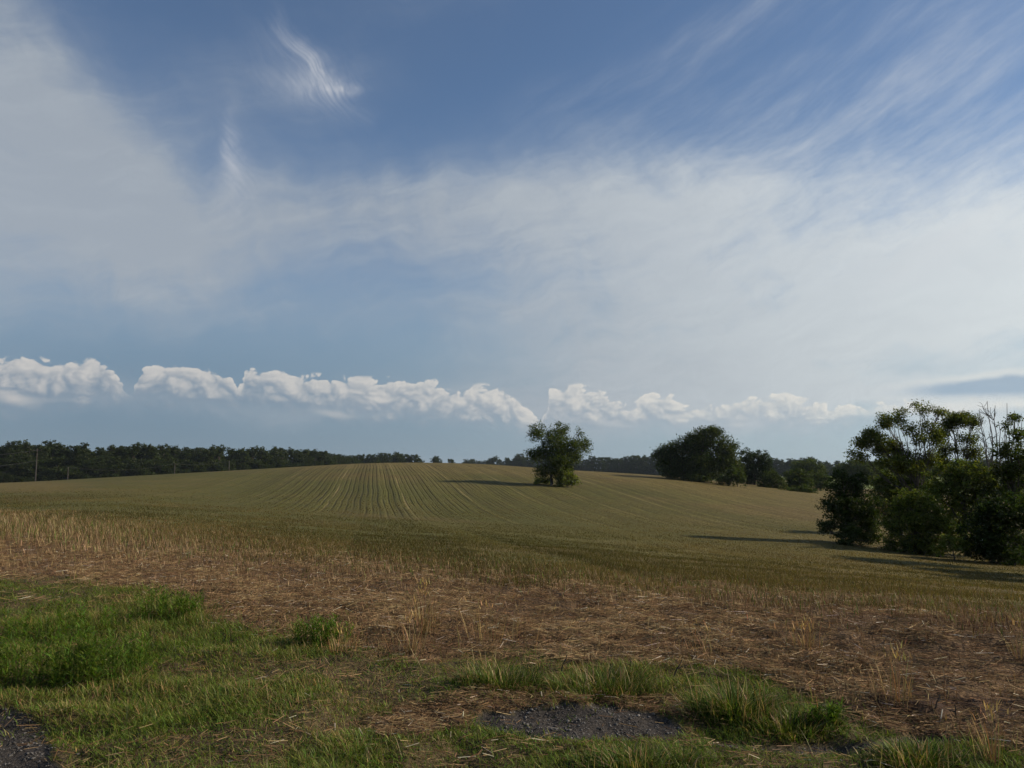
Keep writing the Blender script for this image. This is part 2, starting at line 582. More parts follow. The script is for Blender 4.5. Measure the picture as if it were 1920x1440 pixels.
def plant_mat(name, trans=0.35, gloss=0.04, rough=0.5, trans_tint=(1.15, 1.25, 0.55)):
    m, n = new_mat(name)
    at = n.node('ShaderNodeAttribute', attribute_name='Col')
    c = at.outputs['Color']
    d = n.node('ShaderNodeBsdfDiffuse')
    n.put(d.inputs[0], c)
    t = n.node('ShaderNodeBsdfTranslucent')
    n.put(t.inputs[0], n.mix(1.0, c, trans_tint, 'MULTIPLY'))
    mx = n.node('ShaderNodeMixShader')
    mx.inputs[0].default_value = trans
    n.l.new(d.outputs[0], mx.inputs[1])
    n.l.new(t.outputs[0], mx.inputs[2])
    g = n.node('ShaderNodeBsdfGlossy')
    g.inputs['Roughness'].default_value = rough
    g.inputs[0].default_value = (0.9, 0.9, 0.85, 1)
    mx2 = n.node('ShaderNodeMixShader')
    mx2.inputs[0].default_value = gloss
    n.l.new(mx.outputs[0], mx2.inputs[1])
    n.l.new(g.outputs[0], mx2.inputs[2])
    o = n.node('ShaderNodeOutputMaterial')
    n.l.new(mx2.outputs[0], o.inputs[0])
    return m


M_GRASS = plant_mat('grass_blade', 0.34, 0.012, 0.45, (1.1, 1.15, 0.6))
M_STRAW = plant_mat('dry_straw', 0.18, 0.012, 0.5, (1.0, 0.95, 0.8))
M_LEAF = plant_mat('leaf', 0.46, 0.010, 0.5)


def bark_mat(name, c1, c2, scale=6.0):
    m, n = new_mat(name)
    tc = n.node('ShaderNodeTexCoord')
    ns = n.noise(n.mapping(tc.outputs['Object'], scale=(1, 1, 5)), scale, 5, 0.65)
    col = n.mix(n.smooth(ns, 0.3, 0.7), c1, c2)
    b = n.node('ShaderNodeBsdfPrincipled')
    n.put(b.inputs['Base Color'], col)
    b.inputs['Roughness'].default_value = 0.9
    bp = n.node('ShaderNodeBump')
    bp.inputs['Strength'].default_value = 0.6
    bp.inputs['Distance'].default_value = 0.03
    n.put(bp.inputs['Height'], ns)
    n.l.new(bp.outputs[0], b.inputs['Normal'])
    o = n.node('ShaderNodeOutputMaterial')
    n.l.new(b.outputs[0], o.inputs[0])
    return m


M_BARK = bark_mat('bark', (0.035, 0.028, 0.02), (0.10, 0.085, 0.065))
M_DEADBARK = bark_mat('weathered_bark', (0.07, 0.06, 0.05), (0.16, 0.145, 0.125))
M_POLE = bark_mat('pole_wood', (0.035, 0.030, 0.025), (0.07, 0.06, 0.05))
M_STONE = None


def ground_mat():
    m, n = new_mat('ground')
    tc = n.node('ShaderNodeTexCoord')
    o3 = tc.outputs['Object']

    def at(nm):
        return n.node('ShaderNodeAttribute', attribute_name=nm).outputs['Fac']
    fine = n.noise(o3, 38.0, 4, 0.7)
    mid = n.noise(o3, 5.0, 4, 0.6)
    big = n.noise(o3, 0.035, 5, 0.6)
    big2 = n.noise(o3, 0.16, 4, 0.6)
    # field: green seedlings between drill rows of pale stubble
    s = n.v('DOT_PRODUCT', o3, (ROW_N[0], ROW_N[1], 0), out=1)
    t = n.v('DOT_PRODUCT', o3, (ROW_T[0], ROW_T[1], 0), out=1)
    wob = n.noise(o3, 0.05, 2, 0.5)
    s = n.m('MULTIPLY_ADD', wob, 0.55, s)
    u = n.m('DIVIDE', s, ROW_W)
    row = n.m('FLOOR', u)
    wn = n.node('ShaderNodeTexWhiteNoise', noise_dimensions='1D')
    n.put(wn.inputs['W'], row)
    fr = n.m('FRACT', u)
    tri = n.m('ABSOLUTE', n.m('SUBTRACT', fr, 0.5))          # 0 in the furrow middle .. 0.5
    furrow = n.smooth(tri, 0.24, 0.06)
    along = n.noise(n.xyz(n.m('MULTIPLY', s, 1.1), n.m('MULTIPLY', t, 0.07), 0.0), 1.0, 4, 0.65)
    furrow = n.m('MULTIPLY', n.m('MULTIPLY', furrow, n.smooth(along, 0.34, 0.60)), at('rowvis'))
    green = (0.078, 0.076, 0.018)
    tan = (0.128, 0.099, 0.031)
    rust = (0.115, 0.076, 0.030)
    gfac = n.smooth(n.m('MULTIPLY_ADD', at('tan'), 0.5, n.m('MULTIPLY_ADD', big2, 0.35, n.m('MULTIPLY', big, 0.75))), 0.46, 0.88)
    fcol = n.mix(gfac, green, tan)
    fcol = n.mix(n.m('MULTIPLY', n.smooth(n.noise(n.v('ADD', o3, (40, 9, 0)), 0.045, 5, 0.62), 0.52, 0.68), 0.55), fcol, rust)
    tone = n.m('MULTIPLY_ADD', n.m('MULTIPLY', n.m('SUBTRACT', wn.outputs['Value'], 0.5), at('rowvis')), 0.36, 0.96)
    fcol = n.mix(n.m('MULTIPLY', furrow, 0.55), fcol, (0.042, 0.036, 0.014))
    fcol = n.mix(1.0, fcol, n.xyz(tone, tone, tone), 'MULTIPLY')
    # drill wheel tracks every dozen rows stay pale
    trk = n.m('MULTIPLY', n.smooth(n.m('ABSOLUTE', n.m('SUBTRACT', n.m('FRACT', n.m('DIVIDE', s, ROW_W * 13)), 0.5)), 0.035, 0.012), n.smooth(along, 0.4, 0.6))
    trk = n.m('MULTIPLY', trk, at('rowvis'))
    fcol = n.mix(n.m('MULTIPLY', trk, 0.6), fcol, (0.20, 0.155, 0.066))
    speck = n.noise(o3, 2.4, 4, 0.7)
    sp = n.smooth(speck, 0.3, 0.7, 0.75, 1.25)
    fcol = n.mix(1.0, fcol, n.xyz(sp, sp, sp), 'MULTIPLY')
    # meadow beyond the field
    fcol = n.mix(at('meadow'), fcol, n.mix(big2, (0.085, 0.125, 0.03), (0.13, 0.15, 0.045)))
    soil = n.mix(n.smooth(mid, 0.3, 0.7), (0.042, 0.026, 0.015), (0.098, 0.063, 0.036))
    litter = n.mix(n.smooth(fine, 0.42, 0.66), soil, (0.235, 0.150, 0.078))
    gsoil = n.mix(n.smooth(fine, 0.35, 0.7), (0.050, 0.038, 0.018), (0.125, 0.092, 0.046))
    grav = n.mix(n.smooth(n.noise(o3, 90.0, 2, 0.6), 0.35, 0.7), (0.026, 0.023, 0.020), (0.070, 0.061, 0.053))
    earth = n.mix(n.smooth(mid, 0.3, 0.7), (0.035, 0.020, 0.013), (0.075, 0.046, 0.030))
    c = n.mix(at('straw'), fcol, litter)
    c = n.mix(at('grass'), c, gsoil)
    c = n.mix(at('dead'), c, n.mix(n.smooth(fine, 0.4, 0.7), (0.06, 0.035, 0.02), (0.19, 0.115, 0.06)))
    c = n.mix(at('gravel'), c, grav)
    c = n.mix(at('earth'), c, earth)
    b = n.node('ShaderNodeBsdfPrincipled')
    n.put(b.inputs['Base Color'], c)
    b.inputs['Roughness'].default_value = 0.95
    b.inputs['Specular IOR Level'].default_value = 0.15
    bp = n.node('ShaderNodeBump')
    bp.inputs['Strength'].default_value = 0.9
    bp.inputs['Distance'].default_value = 0.03
    n.put(bp.inputs['Height'], n.m('MULTIPLY_ADD', fine, 0.6, n.m('MULTIPLY_ADD', speck, 3.0, n.m('MULTIPLY', furrow, -3.5))))
    n.l.new(bp.outputs[0], b.inputs['Normal'])
    o = n.node('ShaderNodeOutputMaterial')
    n.l.new(b.outputs[0], o.inputs[0])
    return m


M_GROUND = ground_mat()


# ------------------------------------------------------------------ ground sheet
def build_ground():
    azs = np.radians(np.concatenate([np.arange(-180, -60, 3.0), np.arange(-60, -42, 1.0), np.arange(-42, 42, 0.28), np.arange(42, 60, 1.0), np.arange(60, 180, 3.0)]))
    rs = np.exp(np.concatenate([np.linspace(math.log(0.6), math.log(3.5), 12)[:-1], np.linspace(math.log(3.5), math.log(40), 190)[:-1], np.linspace(math.log(40), math.log(400), 120)[:-1], np.linspace(math.log(400), math.log(4000), 40)]))
    A, R = np.meshgrid(azs, rs, indexing='ij')
    x, y = (np.sin(A) * R).ravel(), (np.cos(A) * R).ravel()
    z = H(x, y)
    zz = zones(x, y, z)
    na, nr = A.shape
    i = np.arange(na)
    ii, jj = np.meshgrid(i, np.arange(nr - 1), indexing='ij')
    i2 = (ii + 1) % na
    q = np.stack([ii * nr + jj, ii * nr + jj + 1, i2 * nr + jj + 1, i2 * nr + jj], -1).reshape(-1, 4)[:, ::-1]
    px, py = zz['px'], zz['py']
    r = np.hypot(x, y)
    tan = sstep(r, 90, 170) * 0.7 * sstep(px, 350, 650) + sstep(px, 1000, 1500) * 0.35
    tan = tan + np.exp(-((px - 40) / 90) ** 2 - ((py - 912) / 9) ** 2) * (r < 220) * 1.0
    meadow = np.maximum(sstep(r, 215, 240) * sstep(px, 1450, 1500), sstep(r, 330, 400))
    rowvis = sstep(r, 42, 80) * (0.5 + 0.5 * sstep(px, 380, 620) * sstep(px, 1800, 1200))
    o = mesh_obj('ground', np.stack([x, y, z], 1), q, M_GROUND, smooth=True,
                 attrs=dict(straw=zz['s'], grass=zz['g'], gravel=zz['v'], dead=zz['d'], earth=zz['e'], tan=tan, meadow=meadow, rowvis=rowvis))
    tag(o, 'rolling field and roadside ground running to the horizon', 'ground', kind='structure')


build_ground()


# ------------------------------------------------------------------ blades and straw
def blades(pos, h, w, yaw, lean, curve, c0, c1, roll=None):
    n = len(pos)
    d = np.stack([np.cos(yaw), np.sin(yaw), np.zeros(n)], 1)
    a2 = yaw + math.pi / 2 if roll is None else roll
    s = np.stack([np.cos(a2), np.sin(a2), np.zeros(n)], 1)
    up = np.array([0, 0, 1.0])
    out = np.empty((n, 5, 3))
    h_, w_ = h[:, None], w[:, None]
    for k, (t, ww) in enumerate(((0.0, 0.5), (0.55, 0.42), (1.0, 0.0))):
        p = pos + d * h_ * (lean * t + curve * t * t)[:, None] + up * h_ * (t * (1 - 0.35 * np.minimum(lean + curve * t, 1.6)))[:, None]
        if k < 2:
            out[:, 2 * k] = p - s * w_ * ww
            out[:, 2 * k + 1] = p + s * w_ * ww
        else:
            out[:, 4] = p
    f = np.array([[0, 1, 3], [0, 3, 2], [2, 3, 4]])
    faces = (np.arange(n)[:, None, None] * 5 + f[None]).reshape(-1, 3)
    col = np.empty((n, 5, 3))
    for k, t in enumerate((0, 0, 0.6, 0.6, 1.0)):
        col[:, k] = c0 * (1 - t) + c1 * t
    return out.reshape(-1, 3), faces, col.reshape(-1, 3)


def spikes(pos, h, w, yaw, lean, c):
    """single-triangle blades for far vegetation"""
    n = len(pos)
    roll = rng.uniform(0, math.pi, n)
    d = np.stack([np.cos(yaw) * lean, np.sin(yaw) * lean, np.ones(n)], 1) * h[:, None]
    s = np.stack([np.cos(roll), np.sin(roll), np.zeros(n)], 1) * w[:, None] * 0.5
    v = np.stack([pos - s, pos + s, pos + d], 1)
    return v.reshape(-1, 3), np.arange(n * 3).reshape(-1, 3), np.repeat(c, 3, 0)


def sticks(pos, l, w, yaw, pitch, c):
    """straw lying about: narrow roof-shaped strips"""
    n = len(pos)
    d = np.stack([np.cos(yaw) * np.cos(pitch), np.sin(yaw) * np.cos(pitch), np.sin(pitch)], 1) * l[:, None] * 0.5
    s = np.stack([-np.sin(yaw), np.cos(yaw), np.zeros(n)], 1) * w[:, None] * 0.5
    u = np.array([0, 0, 1.0]) * w[:, None] * 0.5
    v = np.stack([pos - d - s, pos - d + u, pos - d + s, pos + d - s, pos + d + u, pos + d + s], 1)
    f = np.array([[0, 1, 4, 3], [1, 2, 5, 4]])
    faces = (np.arange(n)[:, None, None] * 6 + f[None]).reshape(-1, 4)
    return v.reshape(-1, 3), faces, np.repeat(c, 6, 0)


def join(parts):
    vs_, fs, cs, o = [], [], [], 0
    for v, f, c in parts:
        vs_.append(v)
        fs.append(f + o)
        cs.append(c)
        o += len(v)
    return np.concatenate(vs_), np.concatenate(fs), np.concatenate(cs)


def scatter(n, r0, r1, half=38.0, power=1.0):
    """random ground points in the view wedge; power 1 = even per log-distance"""
    a = np.radians(rng.uniform(-half, half, n))
    u = rng.random(n)
    if power == 1.0:
        r = np.exp(math.log(r0) + u * (math.log(r1) - math.log(r0)))
    else:
        k = 1 - power
        r = (r0 ** k + u * (r1 ** k - r0 ** k)) ** (1 / k)
    x, y = np.sin(a) * r, np.cos(a) * r
    return x, y, r


def vary(base, n, amt=0.25, sat=0.12):
    b = np.asarray(base, float)
    k = 1 + rng.normal(0, amt, (n, 1))
    return np.clip(b * np.clip(k, 0.4, 1.9) * (1 + rng.normal(0, sat, (n, 3))), 0.004, 0.8)


def U(a, b, n):
    return rng.uniform(a, b, n)


G_DARK, G_MID, G_LITE, G_YEL = np.array([0.035, 0.06, 0.012]), np.array([0.098, 0.150, 0.022]), np.array([0.170, 0.220, 0.040]), np.array([0.25, 0.215, 0.070])
S_DARK, S_MID, S_LITE, S_PALE = np.array([0.105, 0.059, 0.029]), np.array([0.235, 0.150, 0.073]), np.array([0.46, 0.335, 0.170]), np.array([0.58, 0.50, 0.37])


def mixc(a, b, t):
    return a + (b - a) * t[:, None]


TUSSOCKS = [(935, 1288, 150), (1130, 1300, 190), (1375, 1345, 150), (1480, 1368, 170), (1200, 1438, 240), (1720, 1435, 150), (60, 1285, 190), (185, 1275, 190), (120, 1195, 200), (320, 1165, 120), (598, 1212, 100)]


def build_grass():
    # turf of the roadside
    x, y, r = scatter(520000, 3.6, 16.5, 39, 0.45)
    z = H(x, y)
    zz = zones(x, y, z)
    thick = fbm(x * 1.1, y * 1.1, 101, 4)
    near = sum(np.exp(-((zz['px'] - a) / (c * 0.75)) ** 2 - ((zz['py'] - b + 12) / 34.0) ** 2) for a, b, c in TUSSOCKS)
    near = np.clip(near, 0, 1) * (1 - zz['v'])
    keep = rng.random(len(x)) < zz['g'] * (0.42 + 1.0 * sstep(thick, 0.34, 0.56)) + 0.10 * zz['v'] * sstep(thick, 0.42, 0.6) + 0.5 * near
    x, y, z, thick, near = x[keep], y[keep], z[keep], thick[keep], near[keep]
    n = len(x)
    dry = sstep(fbm(x * 0.9 + 30, y * 0.9, 120, 4), 0.46, 0.62)
    t = U(0, 1, n)
    isdry = rng.random(n) < 0.05 + 0.30 * dry
    h = U(0.022, 0.075, n) * (0.65 + 0.9 * sstep(thick, 0.35, 0.7)) * (1 + 0.8 * near)
    c1 = np.where(isdry[:, None], vary(mixc(G_YEL, S_LITE, t * 0.6), n), vary(mixc(G_MID, G_LITE, t), n))
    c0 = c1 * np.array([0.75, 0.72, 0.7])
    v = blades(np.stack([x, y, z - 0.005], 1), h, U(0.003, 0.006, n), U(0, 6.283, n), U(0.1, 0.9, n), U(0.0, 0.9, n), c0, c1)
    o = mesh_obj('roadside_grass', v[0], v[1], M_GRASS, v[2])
    tag(o, 'short green roadside grass with dry blades', 'grass', kind='stuff')
    # scattered longer seed stalks in the turf
    x, y, r = scatter(5000, 3.8, 13, 39, 0.4)
    z = H(x, y)
    zz = zones(x, y, z)
    keep = rng.random(len(x)) < zz['g'] * sstep(fbm(x, y, 150, 3), 0.42, 0.65)
    x, y, z = x[keep], y[keep], z[keep]
    n = len(x)
    c = vary(mixc(G_LITE, S_LITE, U(0, 1, n)), n)
    v = blades(np.stack([x, y, z], 1), U(0.08, 0.20, n), U(0.002, 0.0035, n), U(0, 6.28, n), U(0.05, 0.5, n), U(0, 0.5, n), c * 0.8, c)
    tag(mesh_obj('seed_stalks', v[0], v[1], M_GRASS, v[2]), 'thin pale seed stalks rising from roadside grass', 'grass', kind='stuff')


def build_straw():
    x, y, r = scatter(460000, 4.5, 34, 40, 0.6)
    z = H(x, y)
    zz = zones(x, y, z)
    clump = fbm(x * 1.6, y * 1.6, 210, 4)
    w = zz['s'] * (0.30 + 1.0 * sstep(clump, 0.38, 0.62)) + zz['d'] * 0.8 + zz['g'] * 0.08 * sstep(fbm(x * 1.1, y * 1.1, 101, 4), 0.52, 0.38) + zz['g'] * 0.02 + zz['v'] * 0.012 + zz['e'] * 0.25
    w *= 1 - 0.6 * zz['e']
    keep = rng.random(len(x)) < w
    x, y, z, clump, dd, rr = x[keep], y[keep], z[keep], clump[keep], zz['d'][keep], r[keep]
    n = len(x)
    t = np.clip(rng.beta(1.1, 2.0, n) + (clump - 0.5) * 0.9, 0, 1)
    c = np.where((t < 0.5)[:, None], mixc(S_DARK, S_MID, np.clip(t * 2, 0, 1)), mixc(S_MID, S_LITE, np.clip(t * 2 - 1, 0, 1)))
    c = np.where((rng.random(n) < 0.022)[:, None], S_PALE, c)
    c = vary(c, n, 0.22, 0.05) * np.where(dd > 0.5, 0.85, 1.0)[:, None]
    yaw = rng.normal(2.5, 0.5, n) + 2.4 * (fbm(x * 0.9, y * 0.9, 260, 3) - 0.5) + rng.normal(0, 0.7, n)
    l = U(0.04, 0.19, n) * np.where(dd > 0.5, 0.8, 1.0) * np.clip(rr / 8.0, 0.55, 1.0)
    wd = U(0.0018, 0.0042, n) * (1 + rr * 0.07)
    v = sticks(np.stack([x, y, z + U(0.002, 0.035, n)], 1), l, wd, yaw, rng.normal(0, 0.16, n), c)
    tag(mesh_obj('straw_litter', v[0], v[1], M_STRAW, v[2]), 'loose brown straw lying over bare soil', 'straw', kind='stuff')
    # standing stubble, thicker towards the crop edge
    x, y, r = scatter(170000, 5.5, 40, 40, 0.75)
    z = H(x, y)
    zz = zones(x, y, z)
    px, py = zz['px'], zz['py']
    st = np.interp(px, STRAW_EDGE[:, 0], STRAW_EDGE[:, 1])
    edge = np.exp(-((py - st) / 34.0) ** 2)
    thick = fbm(x * 0.8, y * 0.8, 230, 4)
    keep = rng.random(len(x)) < (zz['s'] * (0.05 + 0.45 * sstep(thick, 0.45, 0.68)) + edge * (0.28 + 0.45 * sstep(px, 700, 100))) * (1 - zz['g'])
    x, y, z, edge, px, rr, thick = x[keep], y[keep], z[keep], edge[keep], px[keep], r[keep], thick[keep]
    n = len(x)
    left = sstep(px, 500, 60)
    t = np.clip(U(0, 1, n) * 0.7 + 0.2 * left, 0, 1)
    c = vary(mixc(S_DARK * 1.25, S_LITE * 0.95, t), n, 0.2, 0.06)
    grn = rng.random(n) < 0.22 * edge
    c = np.where(grn[:, None], vary(G_MID, n), c)
    h = U(0.04, 0.14, n) * (0.85 + 0.4 * edge) * (1 + 1.0 * left * edge)
    v = blades(np.stack([x, y, z], 1), h, U(0.004, 0.007, n) * (1 + rr * 0.03), U(0, 6.28, n), U(0.0, 0.35, n), U(0, 0.35, n), c * 0.8, c)
    tag(mesh_obj('standing_stubble', v[0], v[1], M_STRAW, v[2]), 'upright brown stubble along the edge of the crop', 'stubble', kind='stuff')


def build_crop():
    x, y, r = scatter(560000, 9.0, 110, 37, 1.1)
    # pull plants towards their drill row
    s = x * ROW_N[0] + y * ROW_N[1]
    k = (np.floor(s / ROW_W) + 0.5) * ROW_W
    s2 = k + (s - k) * np.interp(r, [45, 80], [1.0, 0.7])
    x, y = x + (s2 - s) * ROW_N[0], y + (s2 - s) * ROW_N[1]
    z = H(x, y, False)
    zz = zones(x, y, z)
    keep = rng.random(len(x)) < zz['f'] * sstep(r, 110, 55) * (0.3 + 0.7 * sstep(fbm(x * 0.25, y * 0.25, 310, 4), 0.32, 0.5))
    x, y, z, r, px = x[keep], y[keep], z[keep], r[keep], zz['px'][keep]
    n = len(x)
    st_ = np.interp(px, STRAW_EDGE[:, 0], STRAW_EDGE[:, 1])
    rowid = np.round(k[keep] / ROW_W)
    rt = hash2(rowid, rowid * 0, 5)
    brown = np.clip(0.85 * sstep(fbm(x * 0.05, y * 0.05, 330, 4), 0.42, 0.66) + 0.25 * sstep(px, 900, 1600) + 0.25 * (rt - 0.5) + 0.2 * sstep(r, 90, 160) + 0.15 + 0.45 * sstep(st_ - zz['py'][keep], 60, 0), 0, 1)
    t = np.clip(brown + rng.normal(0, 0.28, n), 0, 1)
    c = vary(mixc(np.array([0.078, 0.072, 0.022]), np.array([0.150, 0.106, 0.042]), t), n, 0.13, 0.04) * (0.80 + 0.40 * rt)[:, None]
    h = U(0.035, 0.10, n)
    w = U(0.008, 0.014, n) * (1 + r * 0.03)
    v = spikes(np.stack([x, y, z - 0.01], 1), h, w, U(0, 6.28, n), U(0, 0.5, n), c)
    tag(mesh_obj('crop', v[0], v[1], M_GRASS, v[2]), 'low olive crop and stubble in drilled rows over the hill', 'crop', kind='stuff')


def build_gravel():
    x, y, r = scatter(60000, 3.6, 9.5, 39, 0.3)
    z = H(x, y)
    zz = zones(x, y, z)
    keep = rng.random(len(x)) < zz['v'] * 0.95 + zz['d'] * 0.05 + zz['g'] * 0.012 + zz['e'] * 0.02
    x, y, z = x[keep], y[keep], z[keep]
    n = len(x)
    sz = np.exp(rng.normal(math.log(0.0065), 0.38, n))
    base = np.array([[1, 0, 0], [-1, 0, 0], [0, 1, 0], [0, -1, 0], [0, 0, 1], [0, 0, -1]], float)
    f = np.array([[0, 2, 4], [2, 1, 4], [1, 3, 4], [3, 0, 4], [2, 0, 5], [1, 2, 5], [3, 1, 5], [0, 3, 5]])
    v = base[None] * U(0.6, 1.3, (n, 6))[:, :, None] + rng.normal(0, 0.18, (n, 6, 3))
    yaw = U(0, 6.28, n)
    cs, sn = np.cos(yaw), np.sin(yaw)
    vx = v[:, :, 0] * cs[:, None] - v[:, :, 1] * sn[:, None]
    vy = v[:, :, 0] * sn[:, None] + v[:, :, 1] * cs[:, None]
    v = np.stack([vx, vy, v[:, :, 2] * 0.65], -1) * sz[:, None, None] + np.stack([x, y, z + 0.002], 1)[:, None, :]
    g = np.clip(rng.normal(0.075, 0.045, n), 0.02, 0.35)
    c = np.stack([g, g * 0.93, g * 0.85], 1)
    m, nb = new_mat('gravel_stone')
    at = nb.node('ShaderNodeAttribute', attribute_name='Col')
    b = nb.node('ShaderNodeBsdfPrincipled')
    nb.put(b.inputs['Base Color'], at.outputs['Color'])
    b.inputs['Roughness'].default_value = 0.75
    ou = nb.node('ShaderNodeOutputMaterial')
    nb.l.new(b.outputs[0], ou.inputs[0])
    faces = (np.arange(n)[:, None, None] * 6 + f[None]).reshape(-1, 3)
    o = mesh_obj('gravel', v.reshape(-1, 3), faces, m, np.repeat(c, 6, 0))
    tag(o, 'dark grey crushed gravel at the roadside', 'gravel', kind='stuff')


build_grass()
build_straw()
build_crop()
build_gravel()


# ------------------------------------------------------------------ roadside plants, each its own thing
def ground_at(px, py):
    """ground point that shows at a point of the photograph"""
    lo, hi = 2.5, 400.0
    d = ray(px, py)
    d = d / math.hypot(d[0], d[1])
    rs = np.exp(np.linspace(math.log(lo), math.log(hi), 1200))
    zr = EYE + d[2] * rs
    zg = H(d[0] * rs, d[1] * rs)
    below = np.nonzero(zr <= zg)[0]
    r = rs[below[0]] if len(below) else hi
    return np.array([d[0] * r, d[1] * r, 0.0]), r


def tuft(name, px, py, wpx, hpx, n, label, cat, kind='grass', group=None, spread_y=None):
    """a clump of blades standing where the photo shows its foot; width and height measured in the photo"""
    p, r = ground_at(px, py)
    z0 = float(H(np.array([p[0]]), np.array([p[1]]))[0])
    rad = 0.5 * wpx * r / F
    hh = hpx * r / F
    root = empty(name, (p[0], p[1], z0))
    ry = rad * (spread_y or 0.7)
    a, q = U(0, 6.28, n), np.sqrt(U(0, 1, n)) * (1 + 0.3 * rng.normal(0, 1, n) * (rng.random(n) < 0.35))
    if kind == 'dry':
        q = np.abs(rng.normal(0, 0.75, n))
    x, y = np.cos(a) * q * rad, np.sin(a) * q * ry
    z = H(x + p[0], y + p[1]) - z0 - 0.01
    pos = np.stack([x, y, z], 1)
    out = np.arctan2(y, x) + rng.normal(0, 0.9, n)
    if kind == 'grass':
        h = hh * U(0.35, 1.08, n) * (1 - 0.4 * q) * (0.7 + 0.6 * fbm(x * 9 + px, y * 9, 77, 2))
        c1 = vary(mixc(G_DARK * 1.3, G_LITE * 0.85, U(0, 1, n)), n, 0.3)
        c1 = np.where((rng.random(n) < 0.22)[:, None], vary(S_LITE * 0.8, n), c1)
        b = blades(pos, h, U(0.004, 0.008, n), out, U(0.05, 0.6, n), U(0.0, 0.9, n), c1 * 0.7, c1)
        tag(mesh_obj('blades', b[0], b[1], M_GRASS, b[2], root), kind='stuff')
        ns = max(4, n // 90)
        a, q = U(0, 6.28, ns), np.sqrt(U(0, 1, ns))
        ps = np.stack([np.cos(a) * q * rad, np.sin(a) * q * ry, np.zeros(ns)], 1)
        c = vary(mixc(S_MID, S_LITE, U(0, 1, ns)), ns)
        b = blades(ps, hh * U(0.8, 1.35, ns), U(0.003, 0.005, ns), U(0, 6.28, ns), U(0.0, 0.3, ns), U(0, 0.2, ns), c, c)
        tag(mesh_obj('seed_stalks', b[0], b[1], M_GRASS, b[2], root), kind='stuff')
    elif kind == 'weed':
        # feathery leafy stems: a stem with short leaflets all along it
        ns = max(10, n // 26)
        a, q = U(0, 6.28, ns), np.sqrt(U(0, 1, ns))
        ps = np.stack([np.cos(a) * q * rad, np.sin(a) * q * ry, np.zeros(ns)], 1)
        ps[:, 2] = H(ps[:, 0] + p[0], ps[:, 1] + p[1]) - z0
        hs = hh * U(0.55, 1.05, ns) * (1 - 0.25 * q)
        yw, ln = U(0, 6.28, ns), U(0.0, 0.3, ns)
        cs = vary(G_MID, ns)
        b = blades(ps, hs, U(0.004, 0.007, ns), yw, ln, ln * 0.4, cs * 0.8, cs)
        tag(mesh_obj('stems', b[0], b[1], M_GRASS, b[2], root), kind='stuff')
        k = rng.integers(0, ns, n)
        t = rng.beta(1.7, 1.2, n)
        d = np.stack([np.cos(yw), np.sin(yw)], 1)
        off = hs[k] * (ln[k] * t + ln[k] * 0.4 * t * t)
        lp = ps[k].copy()
        lp[:, 0] += d[k, 0] * off
        lp[:, 1] += d[k, 1] * off
        lp[:, 2] += hs[k] * t * (1 - 0.35 * ln[k])
        c1 = vary(mixc(G_MID, G_LITE * np.array([0.85, 1.0, 0.9]), U(0, 1, n)), n)
        b = blades(lp, U(0.03, 0.075, n), U(0.005, 0.011, n), U(0, 6.28, n), U(0.6, 1.4, n), U(-0.2, 0.5, n), c1 * 0.8, c1)
        tag(mesh_obj('leaves', b[0], b[1], M_LEAF, b[2], root), kind='stuff')
    elif kind == 'dry':
        h = hh * U(0.5, 1.05, n)
        c1 = vary(mixc(S_MID, S_LITE * np.array([1.0, 0.95, 0.75]), U(0, 1, n)), n)
        b = blades(pos, h, U(0.003, 0.0055, n), out, U(0.0, 0.35, n), U(0.0, 0.35, n), c1 * 0.8, c1)
        tag(mesh_obj('stalks', b[0], b[1], M_STRAW, b[2], root), kind='stuff')
        ks = np.nonzero(h > hh * 0.75)[0]
        if len(ks):
            m_ = len(ks)
            hp = pos[ks] + np.stack([np.zeros(m_), np.zeros(m_), h[ks] * 0.9], 1)
            c = vary(S_LITE * np.array([1.05, 0.95, 0.7]), m_)
            b = blades(hp, U(0.04, 0.07, m_), U(0.005, 0.008, m_), out[ks], U(0.1, 0.4, m_), U(0, 0.4, m_), c, c)
            tag(mesh_obj('seed_heads', b[0], b[1], M_STRAW, b[2], root), kind='stuff')
    tag(root, label, cat, group)
    return root


tuft('weed_patch', 60, 1285, 190, 98, 2200, 'tall feathery green weeds beside the bare gravel corner', 'weed', 'weed')
tuft('weed_patch', 185, 1275, 190, 90, 2200, 'broad dense bright green weed patch with upright feathery tips', 'weed', 'weed')
tuft('weed_patch', 120, 1195, 200, 62, 1600, 'green weeds growing where grass meets the straw', 'weed', 'weed')
tuft('weed_clump', 320, 1165, 120, 62, 1400, 'round green weed clump standing above brown straw near the tall weeds', 'weed', 'weed')
tuft('weed_clump', 598, 1212, 100, 66, 1100, 'small lone feathery green weed clump beside a bent straw bunch', 'weed', 'weed')
tuft('grass_tussock', 935, 1288, 150, 62, 1300, 'dark green grass tussock behind the dead straw mat by the gravel', 'grass', 'grass')
tuft('grass_tussock', 1130, 1298, 190, 58, 1400, 'wide low green grass tussock with dark twigs standing in it', 'grass', 'grass')
tuft('grass_tussock', 1375, 1345, 140, 82, 1500, 'tallest bright green grass tussock with peaked tip beside the gravel', 'grass', 'grass')
tuft('grass_tussock', 1480, 1366, 170, 52, 1400, 'leaning green grass tussock spilling over the gravel edge', 'grass', 'grass')
tuft('weed_clump', 1548, 1368, 60, 52, 420, 'small leafy green weed at the foot of the leaning tussock', 'weed', 'weed')
tuft('grass_tussock', 1200, 1438, 240, 46, 1600, 'bright grass tussock in front of the gravel patch', 'grass', 'grass')
tuft('grass_tussock', 1720, 1435, 150, 55, 1200, 'bright grass tussock growing through the narrow gravel strip', 'grass', 'grass')
tuft('dry_stalks', 795, 1192, 34, 108, 100, 'tall upright golden stalk bunch standing alone in the straw', 'dry stalks', 'dry')
